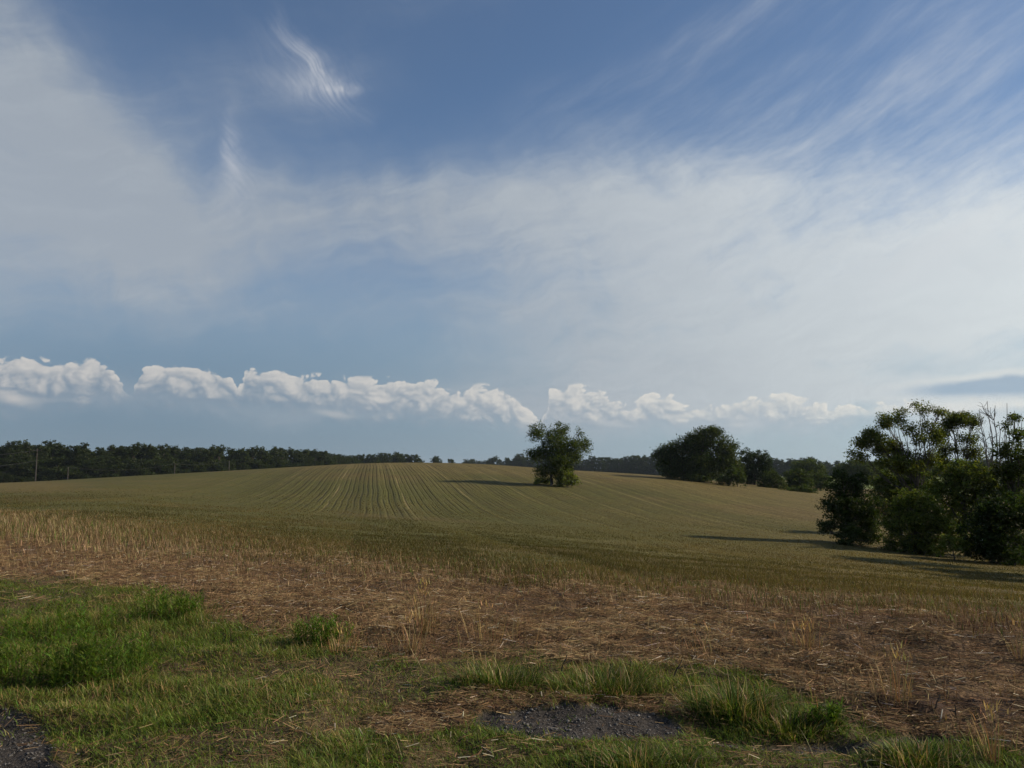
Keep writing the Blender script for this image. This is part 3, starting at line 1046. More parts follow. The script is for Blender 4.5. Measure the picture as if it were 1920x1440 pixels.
tuft('dry_stalks', 770, 1225, 40, 75, 60, 'thin sparse dry stalks just in front of the golden bunch', 'dry stalks', 'dry')
tuft('dry_stalks', 915, 1205, 150, 90, 70, 'wide loose group of thin dry stalks behind the green tussocks', 'dry stalks', 'dry')
tuft('dry_stalks', 1510, 1218, 70, 50, 90, 'short dense rusty stalk bunch in the middle of the straw', 'dry stalks', 'dry')
tuft('dry_stalks', 1685, 1318, 70, 100, 50, 'ragged dry stalks with green tinge rising beside the dark earth', 'dry stalks', 'dry')
tuft('dry_stalks', 1860, 1430, 60, 90, 45, 'brown stalk bunch standing at the end of the gravel strip', 'dry stalks', 'dry')
tuft('dry_stalks', 1912, 1238, 40, 65, 30, 'pale yellow stalks rising from straw below the tree shadow', 'dry stalks', 'dry')
tuft('dry_stalks', 640, 1226, 60, 50, 60, 'bent pale straw bunch arching over beside the lone weed', 'dry stalks', 'dry')
tuft('dry_stalks', 1330, 1235, 130, 65, 50, 'sparse dry stalks behind the tallest green tussock', 'dry stalks', 'dry')


def tube(pts, rad, sides=6):
    pts = np.asarray(pts, float)
    rad = np.asarray(rad, float)
    n = len(pts)
    t = np.gradient(pts, axis=0)
    t /= np.linalg.norm(t, axis=1)[:, None] + 1e-9
    ref = np.array([0.31, 0.95, 0.05])
    u = np.cross(t, ref)
    u /= np.linalg.norm(u, axis=1)[:, None] + 1e-9
    w = np.cross(t, u)
    a = np.linspace(0, 2 * math.pi, sides, endpoint=False)
    v = pts[:, None, :] + rad[:, None, None] * (np.cos(a)[None, :, None] * u[:, None, :] + np.sin(a)[None, :, None] * w[:, None, :])
    i, k = np.meshgrid(np.arange(n - 1), np.arange(sides), indexing='ij')
    k2 = (k + 1) % sides
    f = np.stack([i * sides + k, i * sides + k2, (i + 1) * sides + k2, (i + 1) * sides + k], -1).reshape(-1, 4)
    return v.reshape(-1, 3), f, np.zeros((n * sides, 3))


M_TWIG = bark_mat('dark_twig', (0.012, 0.010, 0.008), (0.04, 0.03, 0.022), 30)


def twig(px, py, hpx, lean, label):
    p, r = ground_at(px, py)
    z0 = float(H(np.array([p[0]]), np.array([p[1]]))[0])
    root = empty('broken_twig', (p[0], p[1], z0))
    h = hpx * r / F
    a = [np.array([lean * h * t + 0.03 * h * math.sin(9 * t), 0, h * t - 0.02]) for t in np.linspace(0, 1, 6)]
    v = tube(a, np.linspace(0.006, 0.003, 6), 6)
    mesh_obj('stem', v[0], v[1], M_TWIG, None, root)
    b = [a[3] + np.array([0.5 * h * t * np.sign(lean or 1), 0.1 * h * t, 0.16 * h * t]) for t in np.linspace(0, 1, 4)]
    v = tube(b, np.linspace(0.004, 0.0015, 4), 5)
    mesh_obj('side_shoot', v[0], v[1], M_TWIG, None, root)
    tag(root, label, 'twig')


twig(1048, 1268, 42, 0.35, 'dark bent twig standing between the two low grass tussocks')
twig(1190, 1262, 30, -0.3, 'short black twig at the end of the wide low tussock')
twig(1258, 1275, 40, 0.5, 'slanting dark twig poking from straw beside the tussocks')
twig(1752, 1330, 24, 0.4, 'crooked dark twig sticking out of the bare earth')
twig(1795, 1352, 28, -0.1, 'upright dark twig between bare earth and gravel strip')


# ------------------------------------------------------------------ trees
def bez(a, b, bend, n=7):
    t = np.linspace(0, 1, n)[:, None]
    m = (a + b) / 2 + bend
    return a * (1 - t) ** 2 + 2 * m * t * (1 - t) + b * t ** 2


def leaf_cloud(pts, size, c_lo, c_hi, squash=0.45):
    n = len(pts)
    nrm = rng.normal(0, 1, (n, 3))
    nrm[:, 2] = np.abs(nrm[:, 2]) + 0.25
    nrm /= np.linalg.norm(nrm, axis=1)[:, None]
    r1 = rng.normal(0, 1, (n, 3))
    u = np.cross(nrm, r1)
    u /= np.linalg.norm(u, axis=1)[:, None] + 1e-9
    w = np.cross(nrm, u)
    l = size * U(0.6, 1.4, n)[:, None]
    k = l * squash
    v = np.stack([pts - u * l, pts + w * k - u * l * 0.1, pts + u * l, pts - w * k - u * l * 0.1], 1)
    c = vary(mixc(np.array(c_lo), np.array(c_hi), U(0, 1, n)), n, 0.2, 0.08)
    return v.reshape(-1, 3), np.arange(n * 4).reshape(-1, 4), np.repeat(c, 4, 0)


def clump_points(c, r, n, tuft_r, shell=0.45):
    """leaf positions gathered into small sprays spread through an ellipsoid"""
    nt = max(3, n // 22)
    d = rng.normal(0, 1, (nt, 3))
    d /= np.linalg.norm(d, axis=1)[:, None]
    q = rng.random(nt) ** shell
    lump = 0.78 + 0.5 * fbm(d[:, 0] * 2.3 + c[0], d[:, 2] * 2.3 + d[:, 1] * 1.7, 7, 3)
    tc_ = c + d * (q * lump)[:, None] * r
    k = rng.integers(0, nt, n)
    return tc_[k] + rng.normal(0, 1, (n, 3)) * tuft_r * np.array([1, 1, 0.7]), tc_


def make_tree(name, base, clumps, trunk_r, leaf, dens, c_lo, c_hi, label, cat='tree', group=None, stems=None, bark=None, split=True, tuft_r=0.22, twigs=5, fork=0.28, shell=0.45, crown_h=0.55, sag=-0.12):
    """clumps: (centre xyz, radii xyz, weight) in world space. Trunk(s), one limb to every clump, sprays of leaves."""
    bark = bark or M_BARK
    base = np.asarray(base, float)
    root = empty(name, base)
    stems = stems or [(0, 0)]
    top = max(c[0][2] for c in clumps) - base[2]
    cen = np.mean([c[0] for c in clumps], axis=0) - base
    trunks = []
    for k, (sx, sy) in enumerate(stems):
        a = np.array([sx, sy, -0.25])
        mine = [c for i, c in enumerate(clumps) if i % len(stems) == k] or clumps
        b = np.mean([c[0] for c in mine], axis=0) - base
        b = np.array([b[0] * 0.7 + sx * 0.3, b[1] * 0.6, max(top * 0.55, b[2])])
        if crown_h < 0.55:
            b[2] = top * crown_h
            b[0] = b[0] * 0.45
        p = bez(a, b, np.array([-b[0] * 0.25 + rng.normal(0, 0.15), rng.normal(0, 0.15), 0]), 9)
        p[1:-1] += rng.normal(0, trunk_r * 0.35, (7, 3)) * np.array([1, 1, 0.2])
        rd = trunk_r * np.linspace(1.0, 0.3, 9)
        rd[0] *= 1.35
        trunks.append((p, rd))
        v = tube(p, rd, 8)
        mesh_obj('trunk', v[0], v[1], bark, None, root, smooth=True)
    leaves, wood = [], []
    limb_no = -1
    for i, (c, r, w, *leaf_only) in enumerate(clumps):
        c = np.asarray(c, float) - base
        r = np.asarray(r, float)
        n = int(w * dens * (r[0] * r[1] + r[1] * r[2] + r[0] * r[2]))
        if leaf_only:
            leaves.append(leaf_cloud(clump_points(c, r, n, tuft_r, shell)[0], leaf, c_lo, c_hi))
            continue
        limb_no += 1
        p, rd = trunks[limb_no % len(trunks)]
        hz = np.clip(c[2] * 0.55 / max(p[-1][2], 0.1), fork, 0.97)
        j = int(hz * 8)
        s, sr = p[j], rd[j]
        ln = np.linalg.norm(c - s)
        end = c + r * np.array([0.25, 0.25, 0.45]) * rng.normal(0, 0.5, 3)
        lp = bez(s, end, np.array([0, 0, sag * ln]) + rng.normal(0, 0.06, 3) * ln, 8)
        lp[1:-1] += rng.normal(0, 0.025 * ln, (6, 3))
        lr = np.linspace(min(sr * 0.55, 0.03 + ln * 0.016), 0.012, 8)
        parts = [tube(lp, lr, 6)]
        if n > 0:
            pts, tcs = clump_points(c, r, n, tuft_r, shell)
            leaves.append(leaf_cloud(pts, leaf, c_lo, c_hi))
        else:
            d = rng.normal(0, 1, (twigs, 3))
            tcs = c + d / np.linalg.norm(d, axis=1)[:, None] * r
        for q in range(twigs):
            e = tcs[rng.integers(0, len(tcs))]
            st = lp[rng.integers(3, 7)]
            tp = bez(st, e, rng.normal(0, 0.08, 3) * np.linalg.norm(e - st), 5)
            parts.append(tube(tp, np.linspace(0.022, 0.007, 5), 4))
        if split:
            v = join(parts)
            mesh_obj('branch', v[0], v[1], bark, None, root, smooth=True)
        else:
            wood += parts
    if wood:
        v = join(wood)
        mesh_obj('branches', v[0], v[1], bark, None, root, smooth=True)
    if leaves:
        v = join(leaves)
        mesh_obj('crown', v[0], v[1], M_LEAF, v[2], root)
    tag(root, label, cat, group)
    return root


def px_clumps(lst, D, depth=1.0, seed_depth=0.35, sat=0):
    """crown lobes measured in the photo (x, y, half width, half height[, weight]) at distance D"""
    res = []
    k = D / F
    for c in lst:
        x, y, rx, ry = c[:4]
        w = c[4] if len(c) > 4 else 1.0
        dd = c[5] if len(c) > 5 else rng.normal(0, seed_depth) * rx * k * 1.5
        res.append((P(x, y, D + dd), (rx * k * 1.1, rx * k * depth * 1.1, ry * k * 1.1), w))
        for q in range(sat):
            e = rng.normal(0, 0.75, 2)
            f_ = rng.uniform(0.4, 0.65)
            res.append((P(x + e[0] * rx, y + e[1] * ry, D + dd + rng.normal(0, 0.5) * rx * k), (rx * k * f_, rx * k * f_, ry * k * f_ * 1.1), w * 0.9, 'leaf'))
    return res


def gz(p):
    q = np.array(p, float)
    q[2] = float(H(np.array([q[0]]), np.array([q[1]]), False)[0])
    return q


L_DK, L_MD, L_LT = (0.028, 0.042, 0.010), (0.088, 0.112, 0.021), (0.175, 0.200, 0.036)
L_SH = (0.058, 0.078, 0.017)

# lone tree on the slope
D = 112.0
lone = px_clumps([(1007, 812, 16, 16, 0.8), (1028, 822, 12, 18, 0.8), (1050, 810, 17, 18, 0.8), (1046, 832, 18, 16, 0.9), (1076, 836, 16, 13, 1.0), (1096, 836, 13, 14, 0.8),
                  (1087, 813, 6, 9, 0.6), (1005, 852, 16, 12, 1.0), (1025, 850, 16, 16, 1.1), (1050, 858, 22, 22, 1.3), (1078, 856, 14, 12, 1.0), (1018, 884, 12, 10, 1.2), (1040, 880, 14, 14, 1.3), (1062, 884, 12, 14, 1.3)], D, depth=1.5)
make_tree('lone_tree', gz(P(1043, 914, D)), lone, 0.24, 0.12, 300, L_DK, L_MD, 'lone dark tree with open ragged crown standing in the crop on the slope', 'tree',
          stems=[(-0.7, 0), (0.45, 0.2)], tuft_r=0.30, shell=0.55)
make_tree('shrub', gz(P(1064, 914, D - 1)), px_clumps([(1062, 898, 14, 14, 1.2), (1076, 902, 8, 9, 1.0), (1052, 902, 10, 12, 1.1)], D - 1), 0.06, 0.12, 330, L_DK, L_LT, 'rounded green shrub crowding the foot of the lone tree', 'shrub', fork=0.1)
make_tree('shrub', gz(P(1018, 911, D + 1)), px_clumps([(1012, 902, 13, 7, 1.0), (1028, 903, 9, 7, 1.0)], D + 1), 0.05, 0.12, 300, L_MD, L_LT, 'low paler shrub in the shade beside the lone tree', 'shrub', fork=0.1)

# broad tree at the end of the field and its neighbours
D = 150.0
make_tree('broad_tree', gz(P(1300, 900, D)), px_clumps([(1246, 852, 18, 14), (1262, 848, 22, 18), (1288, 836, 24, 18), (1318, 822, 20, 16), (1338, 814, 14, 12), (1310, 842, 28, 22), (1352, 838, 20, 20), (1370, 852, 15, 18),
          (1254, 874, 20, 16), (1282, 872, 28, 22), (1318, 872, 28, 26), (1352, 872, 24, 26), (1376, 878, 14, 18), (1268, 888, 24, 10), (1310, 894, 30, 12), (1334, 804, 7, 6, 0.9), (1349, 809, 6, 6, 0.9), (1320, 806, 7, 6, 0.8), (1238, 850, 10, 7, 0.8), (1294, 820, 10, 6, 0.8), (1376, 836, 8, 7, 0.8)], D), 0.4, 0.17, 210, L_DK, (0.070, 0.088, 0.022),
          'huge broad dome-crowned tree at the end of the field', 'tree', stems=[(-2, 0), (1.5, 0.5)], tuft_r=0.42, fork=0.1, shell=0.6)
make_tree('shrub', gz(P(1382, 911, D - 6)), px_clumps([(1376, 892, 16, 16), (1388, 898, 9, 12), (1360, 900, 14, 9)], D - 6), 0.07, 0.16, 230, L_DK, L_SH, 'rounded green shrub at the skirt of the broad dome tree', 'shrub', fork=0.1)
D = 172.0
make_tree('dark_tree', gz(P(1415, 912, D)), px_clumps([(1402, 860, 15, 15), (1425, 862, 16, 15), (1438, 874, 11, 15), (1408, 882, 18, 18), (1432, 892, 15, 20), (1400, 898, 12, 14)], D), 0.3, 0.18, 230, (0.018, 0.03, 0.010), (0.035, 0.052, 0.016),
          'dark compact round tree between the broad tree and the bushes', 'tree', tuft_r=0.25, fork=0.15)
D = 158.0
make_tree('bush', gz(P(1450, 920, D)), px_clumps([(1446, 898, 14, 14), (1460, 908, 14, 12), (1436, 910, 14, 9)], D), 0.07, 0.16, 230, L_DK, L_SH, 'green bush growing at the foot of the dark compact tree', 'bush', fork=0.1)
make_tree('bush', gz(P(1494, 920, D + 8)), px_clumps([(1484, 900, 15, 16), (1503, 894, 16, 14), (1512, 906, 12, 12), (1492, 912, 18, 9)], D + 8), 0.08, 0.16, 230, L_DK, L_SH, 'lumpy dark green bush with a bright crest beside a round bush', 'bush', fork=0.1)
make_tree('bush', gz(P(1538, 917, D + 14)), px_clumps([(1532, 896, 14, 13), (1545, 902, 11, 13), (1534, 909, 14, 8)], D + 14), 0.08, 0.16, 230, L_DK, L_SH, 'evenly round green bush standing before the far meadow', 'bush', fork=0.1)
make_tree('shrub', gz(P(1495, 927, D - 6)), px_clumps([(1478, 922, 14, 6), (1500, 918, 16, 8), (1520, 922, 10, 6)], D - 6), 0.05, 0.15, 230, L_DK, L_SH, 'low spreading shrub along the field edge below the bushes', 'shrub', fork=0.1)
D = 300.0
make_tree('field_tree', gz(P(1512, 905, D)), px_clumps([(1500, 876, 16, 10), (1520, 874, 18, 12), (1536, 884, 12, 10), (1510, 890, 22, 10)], D), 0.3, 0.26, 110, L_DK, L_MD, 'wide rounded tree rising behind the bushes', 'tree', tuft_r=0.4, fork=0.15)
make_tree('field_tree', gz(P(1600, 905, D)), px_clumps([(1580, 882, 14, 12), (1600, 878, 16, 14), (1625, 880, 18, 14), (1650, 886, 16, 12), (1608, 894, 24, 10), (1640, 898, 22, 10)], D), 0.3, 0.26, 110, L_DK, L_MD, 'broad tree behind the meadow seen under the airy tree', 'tree', tuft_r=0.4, fork=0.15)

# hedgerow clump on the sunward side
D = 60.0
make_tree('bushy_tree', gz(P(1592, 1024, D)), px_clumps([(1578, 893, 13, 11), (1606, 900, 15, 13), (1570, 916, 18, 16), (1600, 920, 22, 16), (1556, 948, 17, 15), (1584, 946, 24, 20), (1618, 948, 22, 20), (1548, 986, 14, 9), (1580, 980, 24, 20), (1614, 984, 24, 22),
          (1595, 1004, 26, 16), (1632, 975, 14, 18), (1630, 1004, 16, 14)], D), 0.16, 0.085, 760, L_DK, (0.045, 0.065, 0.018), 'dark bushy tree with two knobbly tops at the field edge', 'tree', tuft_r=0.13, fork=0.08, stems=[(0, 0), (-0.4, 0.2)])
D = 57.0
make_tree('bush', gz(P(1716, 1042, D)), px_clumps([(1708, 930, 18, 13), (1730, 942, 18, 15), (1690, 955, 22, 18), (1724, 966, 24, 20), (1752, 962, 18, 20), (1672, 985, 18, 18), (1702, 990, 26, 22), (1738, 994, 24, 22), (1768, 985, 16, 18), (1690, 1018, 28, 16), (1735, 1022, 28, 16)], D),
          0.12, 0.085, 700, (0.04, 0.06, 0.014), L_LT, 'large green bush with sunlit crest in front of the airy tree', 'bush', tuft_r=0.13, fork=0.06, stems=[(0, 0), (0.6, 0.2)])
make_tree('bush', gz(P(1790, 1046, D - 3)), px_clumps([(1782, 1016, 16, 12), (1768, 1028, 16, 10), (1800, 1024, 14, 12)], D - 3), 0.06, 0.085, 600, L_MD, L_LT, 'low sunlit bush at the shaded foot of the hedgerow', 'bush', fork=0.06, tuft_r=0.12)
D = 63.0
make_tree('airy_tree', gz(P(1742, 1030, D)), px_clumps([(1618, 832, 15, 9, 1.1), (1611, 857, 13, 6, 1.0), (1630, 813, 13, 9, 1.1), (1648, 826, 14, 9, 1.0), (1662, 790, 13, 13, 1.2), (1688, 786, 12, 13, 0.7), (1652, 846, 12, 11, 1.1),
          (1676, 836, 16, 10, 1.1), (1692, 852, 20, 9, 1.0), (1704, 806, 12, 8, 0.5), (1735, 767, 13, 9, 0.55), (1764, 772, 9, 8, 0.7), (1754, 818, 11, 16, 1.2), (1722, 822, 14, 9, 0.6), (1700, 872, 24, 12, 1.0), (1740, 862, 18, 12, 0.9), (1662, 868, 18, 9, 0.9), (1740, 795, 14, 8, 0.35)], D, seed_depth=0.6, sat=2),
          0.15, 0.075, 950, (0.050, 0.066, 0.015), (0.150, 0.165, 0.032), 'tall airy tree with slanting bare limbs and feathery leaf pads', 'tree', stems=[(0, 0), (-0.7, 0.3)], tuft_r=0.19, twigs=7, fork=0.45, shell=0.6, crown_h=0.48, sag=0.0)
D = 66.0
make_tree('airy_tree', gz(P(1800, 1035, D)), px_clumps([(1778, 796, 13, 11, 1.3), (1796, 788, 15, 11, 1.4), (1822, 793, 12, 8, 1.2), (1768, 814, 8, 10, 1.1), (1772, 842, 11, 11, 1.0), (1814, 822, 11, 9, 0.9), (1795, 842, 9, 9, 0.5), (1826, 850, 14, 14, 0.8), (1770, 868, 14, 10, 0.8)], D, seed_depth=0.5, sat=2),
          0.14, 0.075, 950, (0.045, 0.060, 0.015), (0.130, 0.145, 0.030), 'flat-topped olive tree with forked dark trunk beside the dead tree', 'tree', stems=[(0, 0), (0.5, 0.2)], tuft_r=0.19, twigs=6, fork=0.45, shell=0.6, crown_h=0.5, sag=0.0)
D = 61.0
make_tree('leafy_tree', gz(P(1815, 1035, D)), px_clumps([(1790, 882, 24, 16), (1818, 885, 22, 18), (1842, 896, 18, 20), (1770, 900, 24, 20), (1806, 915, 28, 22), (1846, 925, 20, 24), (1760, 930, 26, 22), (1800, 950, 32, 24), (1840, 960, 24, 24), (1780, 985, 34, 24), (1835, 995, 30, 24)], D),
          0.2, 0.09, 560, (0.04, 0.06, 0.015), L_LT, 'rounded leafy tree with sunlit shoulder below the flat-topped tree', 'tree', tuft_r=0.14, fork=0.08)
make_tree('leafy_tree', gz(P(1690, 1005, 75.0)), px_clumps([(1665, 895, 22, 13), (1700, 892, 24, 14), (1730, 900, 22, 16), (1680, 912, 26, 14), (1715, 920, 26, 16), (1648, 908, 16, 10), (1660, 930, 24, 16), (1650, 960, 22, 22), (1690, 950, 30, 20)], 75), 0.18, 0.095, 480, L_DK, L_MD, 'dark leafy tree filling the gap behind the airy tree', 'tree', tuft_r=0.15, fork=0.1)
D = 62.0


def dead_tree(base, aims, label):
    """bare tree: each main limb climbs to an aim point and forks again and again"""
    root = empty('dead_tree', base)
    top_fork = np.array([0, 0, 3.2])
    tp = bez(np.array([0, 0, -0.3]), top_fork, np.array([0.2, 0, 0]), 7)
    v = tube(tp, np.linspace(0.2, 0.13, 7), 8)
    mesh_obj('trunk', v[0], v[1], M_DEADBARK, None, root, smooth=True)

    def fork(parts, a, d, ln, r, lev):
        n = 6
        pts, p, dd = [a], a, d
        for k in range(n):
            dd = dd + rng.normal(0, 0.13, 3) + np.array([0, 0, 0.05])
            dd = dd / np.linalg.norm(dd)
            p = p + dd * ln / n
            pts.append(p)
        parts.append(tube(pts, np.linspace(r, max(r * 0.45, 0.010), n + 1), 5))
        if lev == 0:
            return
        for k in range(rng.integers(2, 5)):
            q = pts[rng.integers(2, n + 1)]
            sd = rng.normal(0, 1, 3)
            nd = dd * 0.75 + sd / np.linalg.norm(sd) * 0.65
            fork(parts, q, nd / np.linalg.norm(nd), ln * rng.uniform(0.4, 0.7), max(r * 0.45, 0.012), lev - 1)
    for i, aim in enumerate(aims):
        a = tp[3 + i % 4]
        e = np.asarray(aim) - base
        ln = np.linalg.norm(e - a)
        lp = bez(a, e, np.array([(e - a)[0] * 0.35, 0, -0.1 * ln]) + rng.normal(0, 0.1, 3), 10)
        lp[1:-1] += rng.normal(0, 0.07, (8, 3))
        parts = [tube(lp, np.linspace(0.085, 0.014, 10), 6)]
        for k in range(6):
            j = rng.integers(4, 9)
            d = lp[j + 1] - lp[j]
            d = d / np.linalg.norm(d)
            sd = rng.normal(0, 1, 3)
            nd = d * 0.8 + sd / np.linalg.norm(sd) * 0.6
            fork(parts, lp[j], nd / np.linalg.norm(nd), rng.uniform(0.5, 1.3), 0.022, 1)
        v = join(parts)
        mesh_obj('branch', v[0], v[1], M_DEADBARK, None, root, smooth=True)
    tag(root, label, 'tree')


dead_tree(gz(P(1876, 1045, D)), [P(1836, 768, D), P(1851, 752, D + .5), P(1866, 760, D - .6), P(1842, 800, D + .8), P(1888, 756, D + .3), P(1902, 770, D - .5), P(1916, 790, D), P(1872, 790, D + .7), P(1856, 820, D - .8)],
          'dead leafless tree with bare forked branches above the hedgerow')
make_tree('leafy_tree', gz(P(1905, 1050, D - 2)), px_clumps([(1902, 784, 10, 7, 1.1), (1884, 800, 8, 6, 0.7), (1915, 815, 14, 10, 0.9), (1880, 850, 14, 14, 0.8), (1905, 850, 18, 20, 1.0), (1925, 880, 20, 24, 1.0), (1890, 890, 22, 22, 1.1), (1870, 920, 20, 20, 1.1), (1915, 930, 28, 28, 1.1)], D - 2),
          0.18, 0.085, 600, L_DK, L_MD, 'tall dark tree with sparse top growing through the dead branches', 'tree', tuft_r=0.13, fork=0.15)
D = 55.0
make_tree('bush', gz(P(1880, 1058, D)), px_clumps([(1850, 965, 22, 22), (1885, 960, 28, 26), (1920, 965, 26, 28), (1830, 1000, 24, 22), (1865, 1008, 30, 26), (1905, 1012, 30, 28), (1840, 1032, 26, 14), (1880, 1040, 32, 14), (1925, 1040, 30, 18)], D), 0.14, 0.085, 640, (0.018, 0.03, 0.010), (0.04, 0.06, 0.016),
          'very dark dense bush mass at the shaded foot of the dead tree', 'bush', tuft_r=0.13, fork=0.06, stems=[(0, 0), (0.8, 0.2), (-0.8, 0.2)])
# the hedgerow goes on past the edge of the photograph and throws the long shadows
for q, (px, py, D, hpx) in enumerate(((2010, 1062, 50.0, 270), (2120, 1075, 44.0, 260), (2230, 1085, 40.0, 300))):
    b = gz(P(px, py, D))
    cl = []
    for k in range(11):
        fy = rng.uniform(0.18, 0.92)
        hw = 62 * math.sin(math.pi * min(fy + 0.1, 0.97)) + 12
        cl.append((px + rng.uniform(-hw, hw), py - fy * hpx, rng.uniform(24, 38), rng.uniform(18, 30)))
    make_tree('hedgerow_tree', b, px_clumps(cl, D, depth=1.7), 0.2, 0.12, 300, L_DK, L_MD, 'leafy tree continuing the hedgerow past the dark bush mass', 'tree', 'trees continuing the hedgerow', tuft_r=0.16, fork=0.1, split=False)


# ------------------------------------------------------------------ far woods: every tree its own thing
def variant(seed, h, wdt, low=0.12):
    """one woodland tree about h metres high, as (trunk mesh, crown mesh)"""
    global rng
    keep_rng = rng
    rng = np.random.default_rng(seed)
    cl, leaves, wood = [], [], []
    n = rng.integers(10, 15)
    for k in range(n):
        fy = low + (0.93 - low) * (k + 0.5) / n
        prof = math.sin(math.pi * (0.22 + 0.72 * fy)) ** 0.7
        a = rng.uniform(0, 6.28)
        rr = wdt * 0.5 * prof
        cr = rr * rng.uniform(0.45, 0.65) + 0.5
        d = max(rr - cr * 0.75, 0)
        cl.append((np.array([math.cos(a) * d, math.sin(a) * d, fy * h]), np.array([cr, cr, cr * rng.uniform(0.65, 0.9)])))
    trunk = bez(np.array([0, 0, -1.0]), np.array([rng.normal(0, 0.4), rng.normal(0, 0.4), h * 0.75]), rng.normal(0, 0.3, 3), 7)
    wood.append(tube(trunk, np.linspace(0.32, 0.10, 7), 7))
    for c, r in cl:
        s = trunk[min(5, max(1, int(c[2] / h * 5)))]
        wood.append(tube(bez(s, c, rng.normal(0, 0.3, 3), 4), np.linspace(0.11, 0.03, 4), 4))
        nn = int(34 * (r[0] * r[1] + r[1] * r[2] + r[0] * r[2]))
        leaves.append(leaf_cloud(clump_points(c, r, nn, 0.38)[0], 0.30, (0.016, 0.025, 0.008), (0.048, 0.065, 0.017), 0.6))
    w, l = join(wood), join(leaves)
    rng = keep_rng
    return w, l


VAR = []
for sd, h, wd, low in ((1, 15, 9, 0.10), (2, 15, 11, 0.08), (3, 15, 8, 0.12), (4, 15, 10, 0.06), (5, 15, 12, 0.10), (6, 15, 7, 0.08), (7, 15, 9.5, 0.05)):
    VAR.append(variant(sd, h, wd, low))
VMESH = []


def far_tree(name, px, top, D, label, group, wide=1.0, var=None):
    p = P(px, top, D)
    b = gz((p[0], p[1], 0))
    h = p[2] - b[2]
    k = rng.integers(0, len(VAR)) if var is None else var
    root = empty(name, b)
    s = h / 15.0
    root.scale = (s * wide, s * wide, s)
    root.rotation_euler = (0, 0, rng.uniform(0, 6.28))
    while len(VMESH) <= k:
        VMESH.append(None)
    if VMESH[k] is None:
        w, l = VAR[k]
        t = mesh_obj('trunk', w[0], w[1], M_BARK, None, root, smooth=True)
        c = mesh_obj('crown', l[0], l[1], M_LEAF, l[2], root)
        VMESH[k] = (t, c)
    else:
        for src in VMESH[k]:
            o = src.copy()
            COL.objects.link(o)
            o.parent = root
    tag(root, label, 'tree', group)
    return root


def prof(x, pts):
    a = np.array(pts, float)
    return float(np.interp(x, a[:, 0], a[:, 1]))


TOP_L = [(a, b - 3) for a, b in [(-200, 836), (0, 837), (20, 832), (30, 829), (45, 836), (60, 831), (80, 832), (97, 829), (112, 838), (128, 838), (138, 850), (148, 836), (160, 834), (176, 842), (190, 838), (215, 835), (255, 835), (300, 836), (350, 839), (400, 842), (450, 842), (500, 841),
         (545, 843), (580, 846), (610, 848), (640, 855), (655, 857), (668, 857), (678, 853), (700, 853), (740, 852), (775, 854), (790, 856)]]
DIST_L = [(-200, 300), (0, 305), (200, 315), (400, 345), (560, 390), (640, 430), (660, 520), (790, 560)]
WOOD, LOWROW, EDGE = 'dark green tree in the long wood behind the hilltop poles', 'small even-topped tree in the low row at the end of the wood', 'low leafy tree along the lit edge of the long wood'
for x, t, wd in ((-70, 836, 1.1), (-38, 838, 1.0), (4, 838, 1.1), (29, 828, 1.0), (58, 830, 0.95), (76, 833, 0.9), (98, 828, 1.0), (124, 837, 0.9), (160, 833, 1.05), (186, 840, 0.9), (206, 834, 0.9), (228, 835, 0.95), (250, 834, 0.9)):
    far_tree('woodland_tree', x, t - 2, prof(x, DIST_L) + rng.uniform(-6, 8), {58: 'tree of the long wood whose crown rises right behind the tall pole', 124: 'smaller tree flanking the notch of sky in the long wood', 160: 'tall rounded tree flanking the notch of sky in the long wood'}.get(x, WOOD), 'trees of the long wood', wide=wd)
x = 268.0
while x < 786:
    w_ = x < 650
    far_tree('woodland_tree', x, prof(x, TOP_L) + rng.normal(0, 1.6 if w_ else 0.6), prof(x, DIST_L) + rng.uniform(-6, 10), WOOD if w_ else LOWROW,
             'trees of the long wood' if w_ else 'trees of the low row', wide=rng.uniform(1.0, 1.35))
    x += rng.uniform(15, 25) if x < 560 else rng.uniform(10, 14)
x = -80.0
while x < 640:      # second rank, seen between the first
    if not 128 < x < 150:
        far_tree('woodland_tree', x, prof(x, TOP_L) + 6 + rng.normal(0, 2), prof(x, DIST_L) + rng.uniform(14, 24), WOOD, 'trees of the long wood', wide=rng.uniform(0.9, 1.25))
    x += rng.uniform(22, 30)
x = -80.0
while x < 660:      # low growth along the edge of the wood
    far_tree('woodland_shrub', x, prof(x, TOP_L) + rng.uniform(20, 34), prof(x, DIST_L) - rng.uniform(6, 14), EDGE, 'low trees edging the long wood', wide=rng.uniform(1.4, 2.0))
    x += rng.uniform(20, 30)
far_tree('skyline_tree', 815, 855, 640, 'larger of two tiny lone trees on the hill skyline', None, 1.0, 1)
far_tree('skyline_tree', 845, 859, 640, 'smaller of two tiny lone trees on the hill skyline', None, 0.9, 0)
TOP_M = [(870, 860), (885, 858), (900, 862), (930, 859), (960, 856), (985, 855), (1020, 858), (1060, 860), (1095, 860), (1122, 853), (1150, 857), (1175, 855), (1200, 855), (1230, 852), (1300, 856), (1400, 862)]
x = 875.0
while x < 1390:
    if not 893 < x < 897:
        far_tree('distant_tree', x, prof(x, TOP_M) + rng.normal(0, 1.9), prof(x, [(870, 900), (1230, 760), (1400, 760)]) + rng.uniform(-15, 15), 'hazy blue-green tree in the distant wood behind the lone tree' if not 1112 < x < 1126 else 'tallest rounded crown of the distant wood beside the lone tree', 'trees of the distant wood behind the lone tree', wide=rng.uniform(0.95, 1.3))
    x += rng.uniform(9, 15)
TOP_R = [(1400, 862), (1455, 862), (1500, 860), (1522, 855), (1545, 862), (1580, 862), (1620, 866), (1700, 864), (1920, 860), (2050, 860)]
x = 1440.0
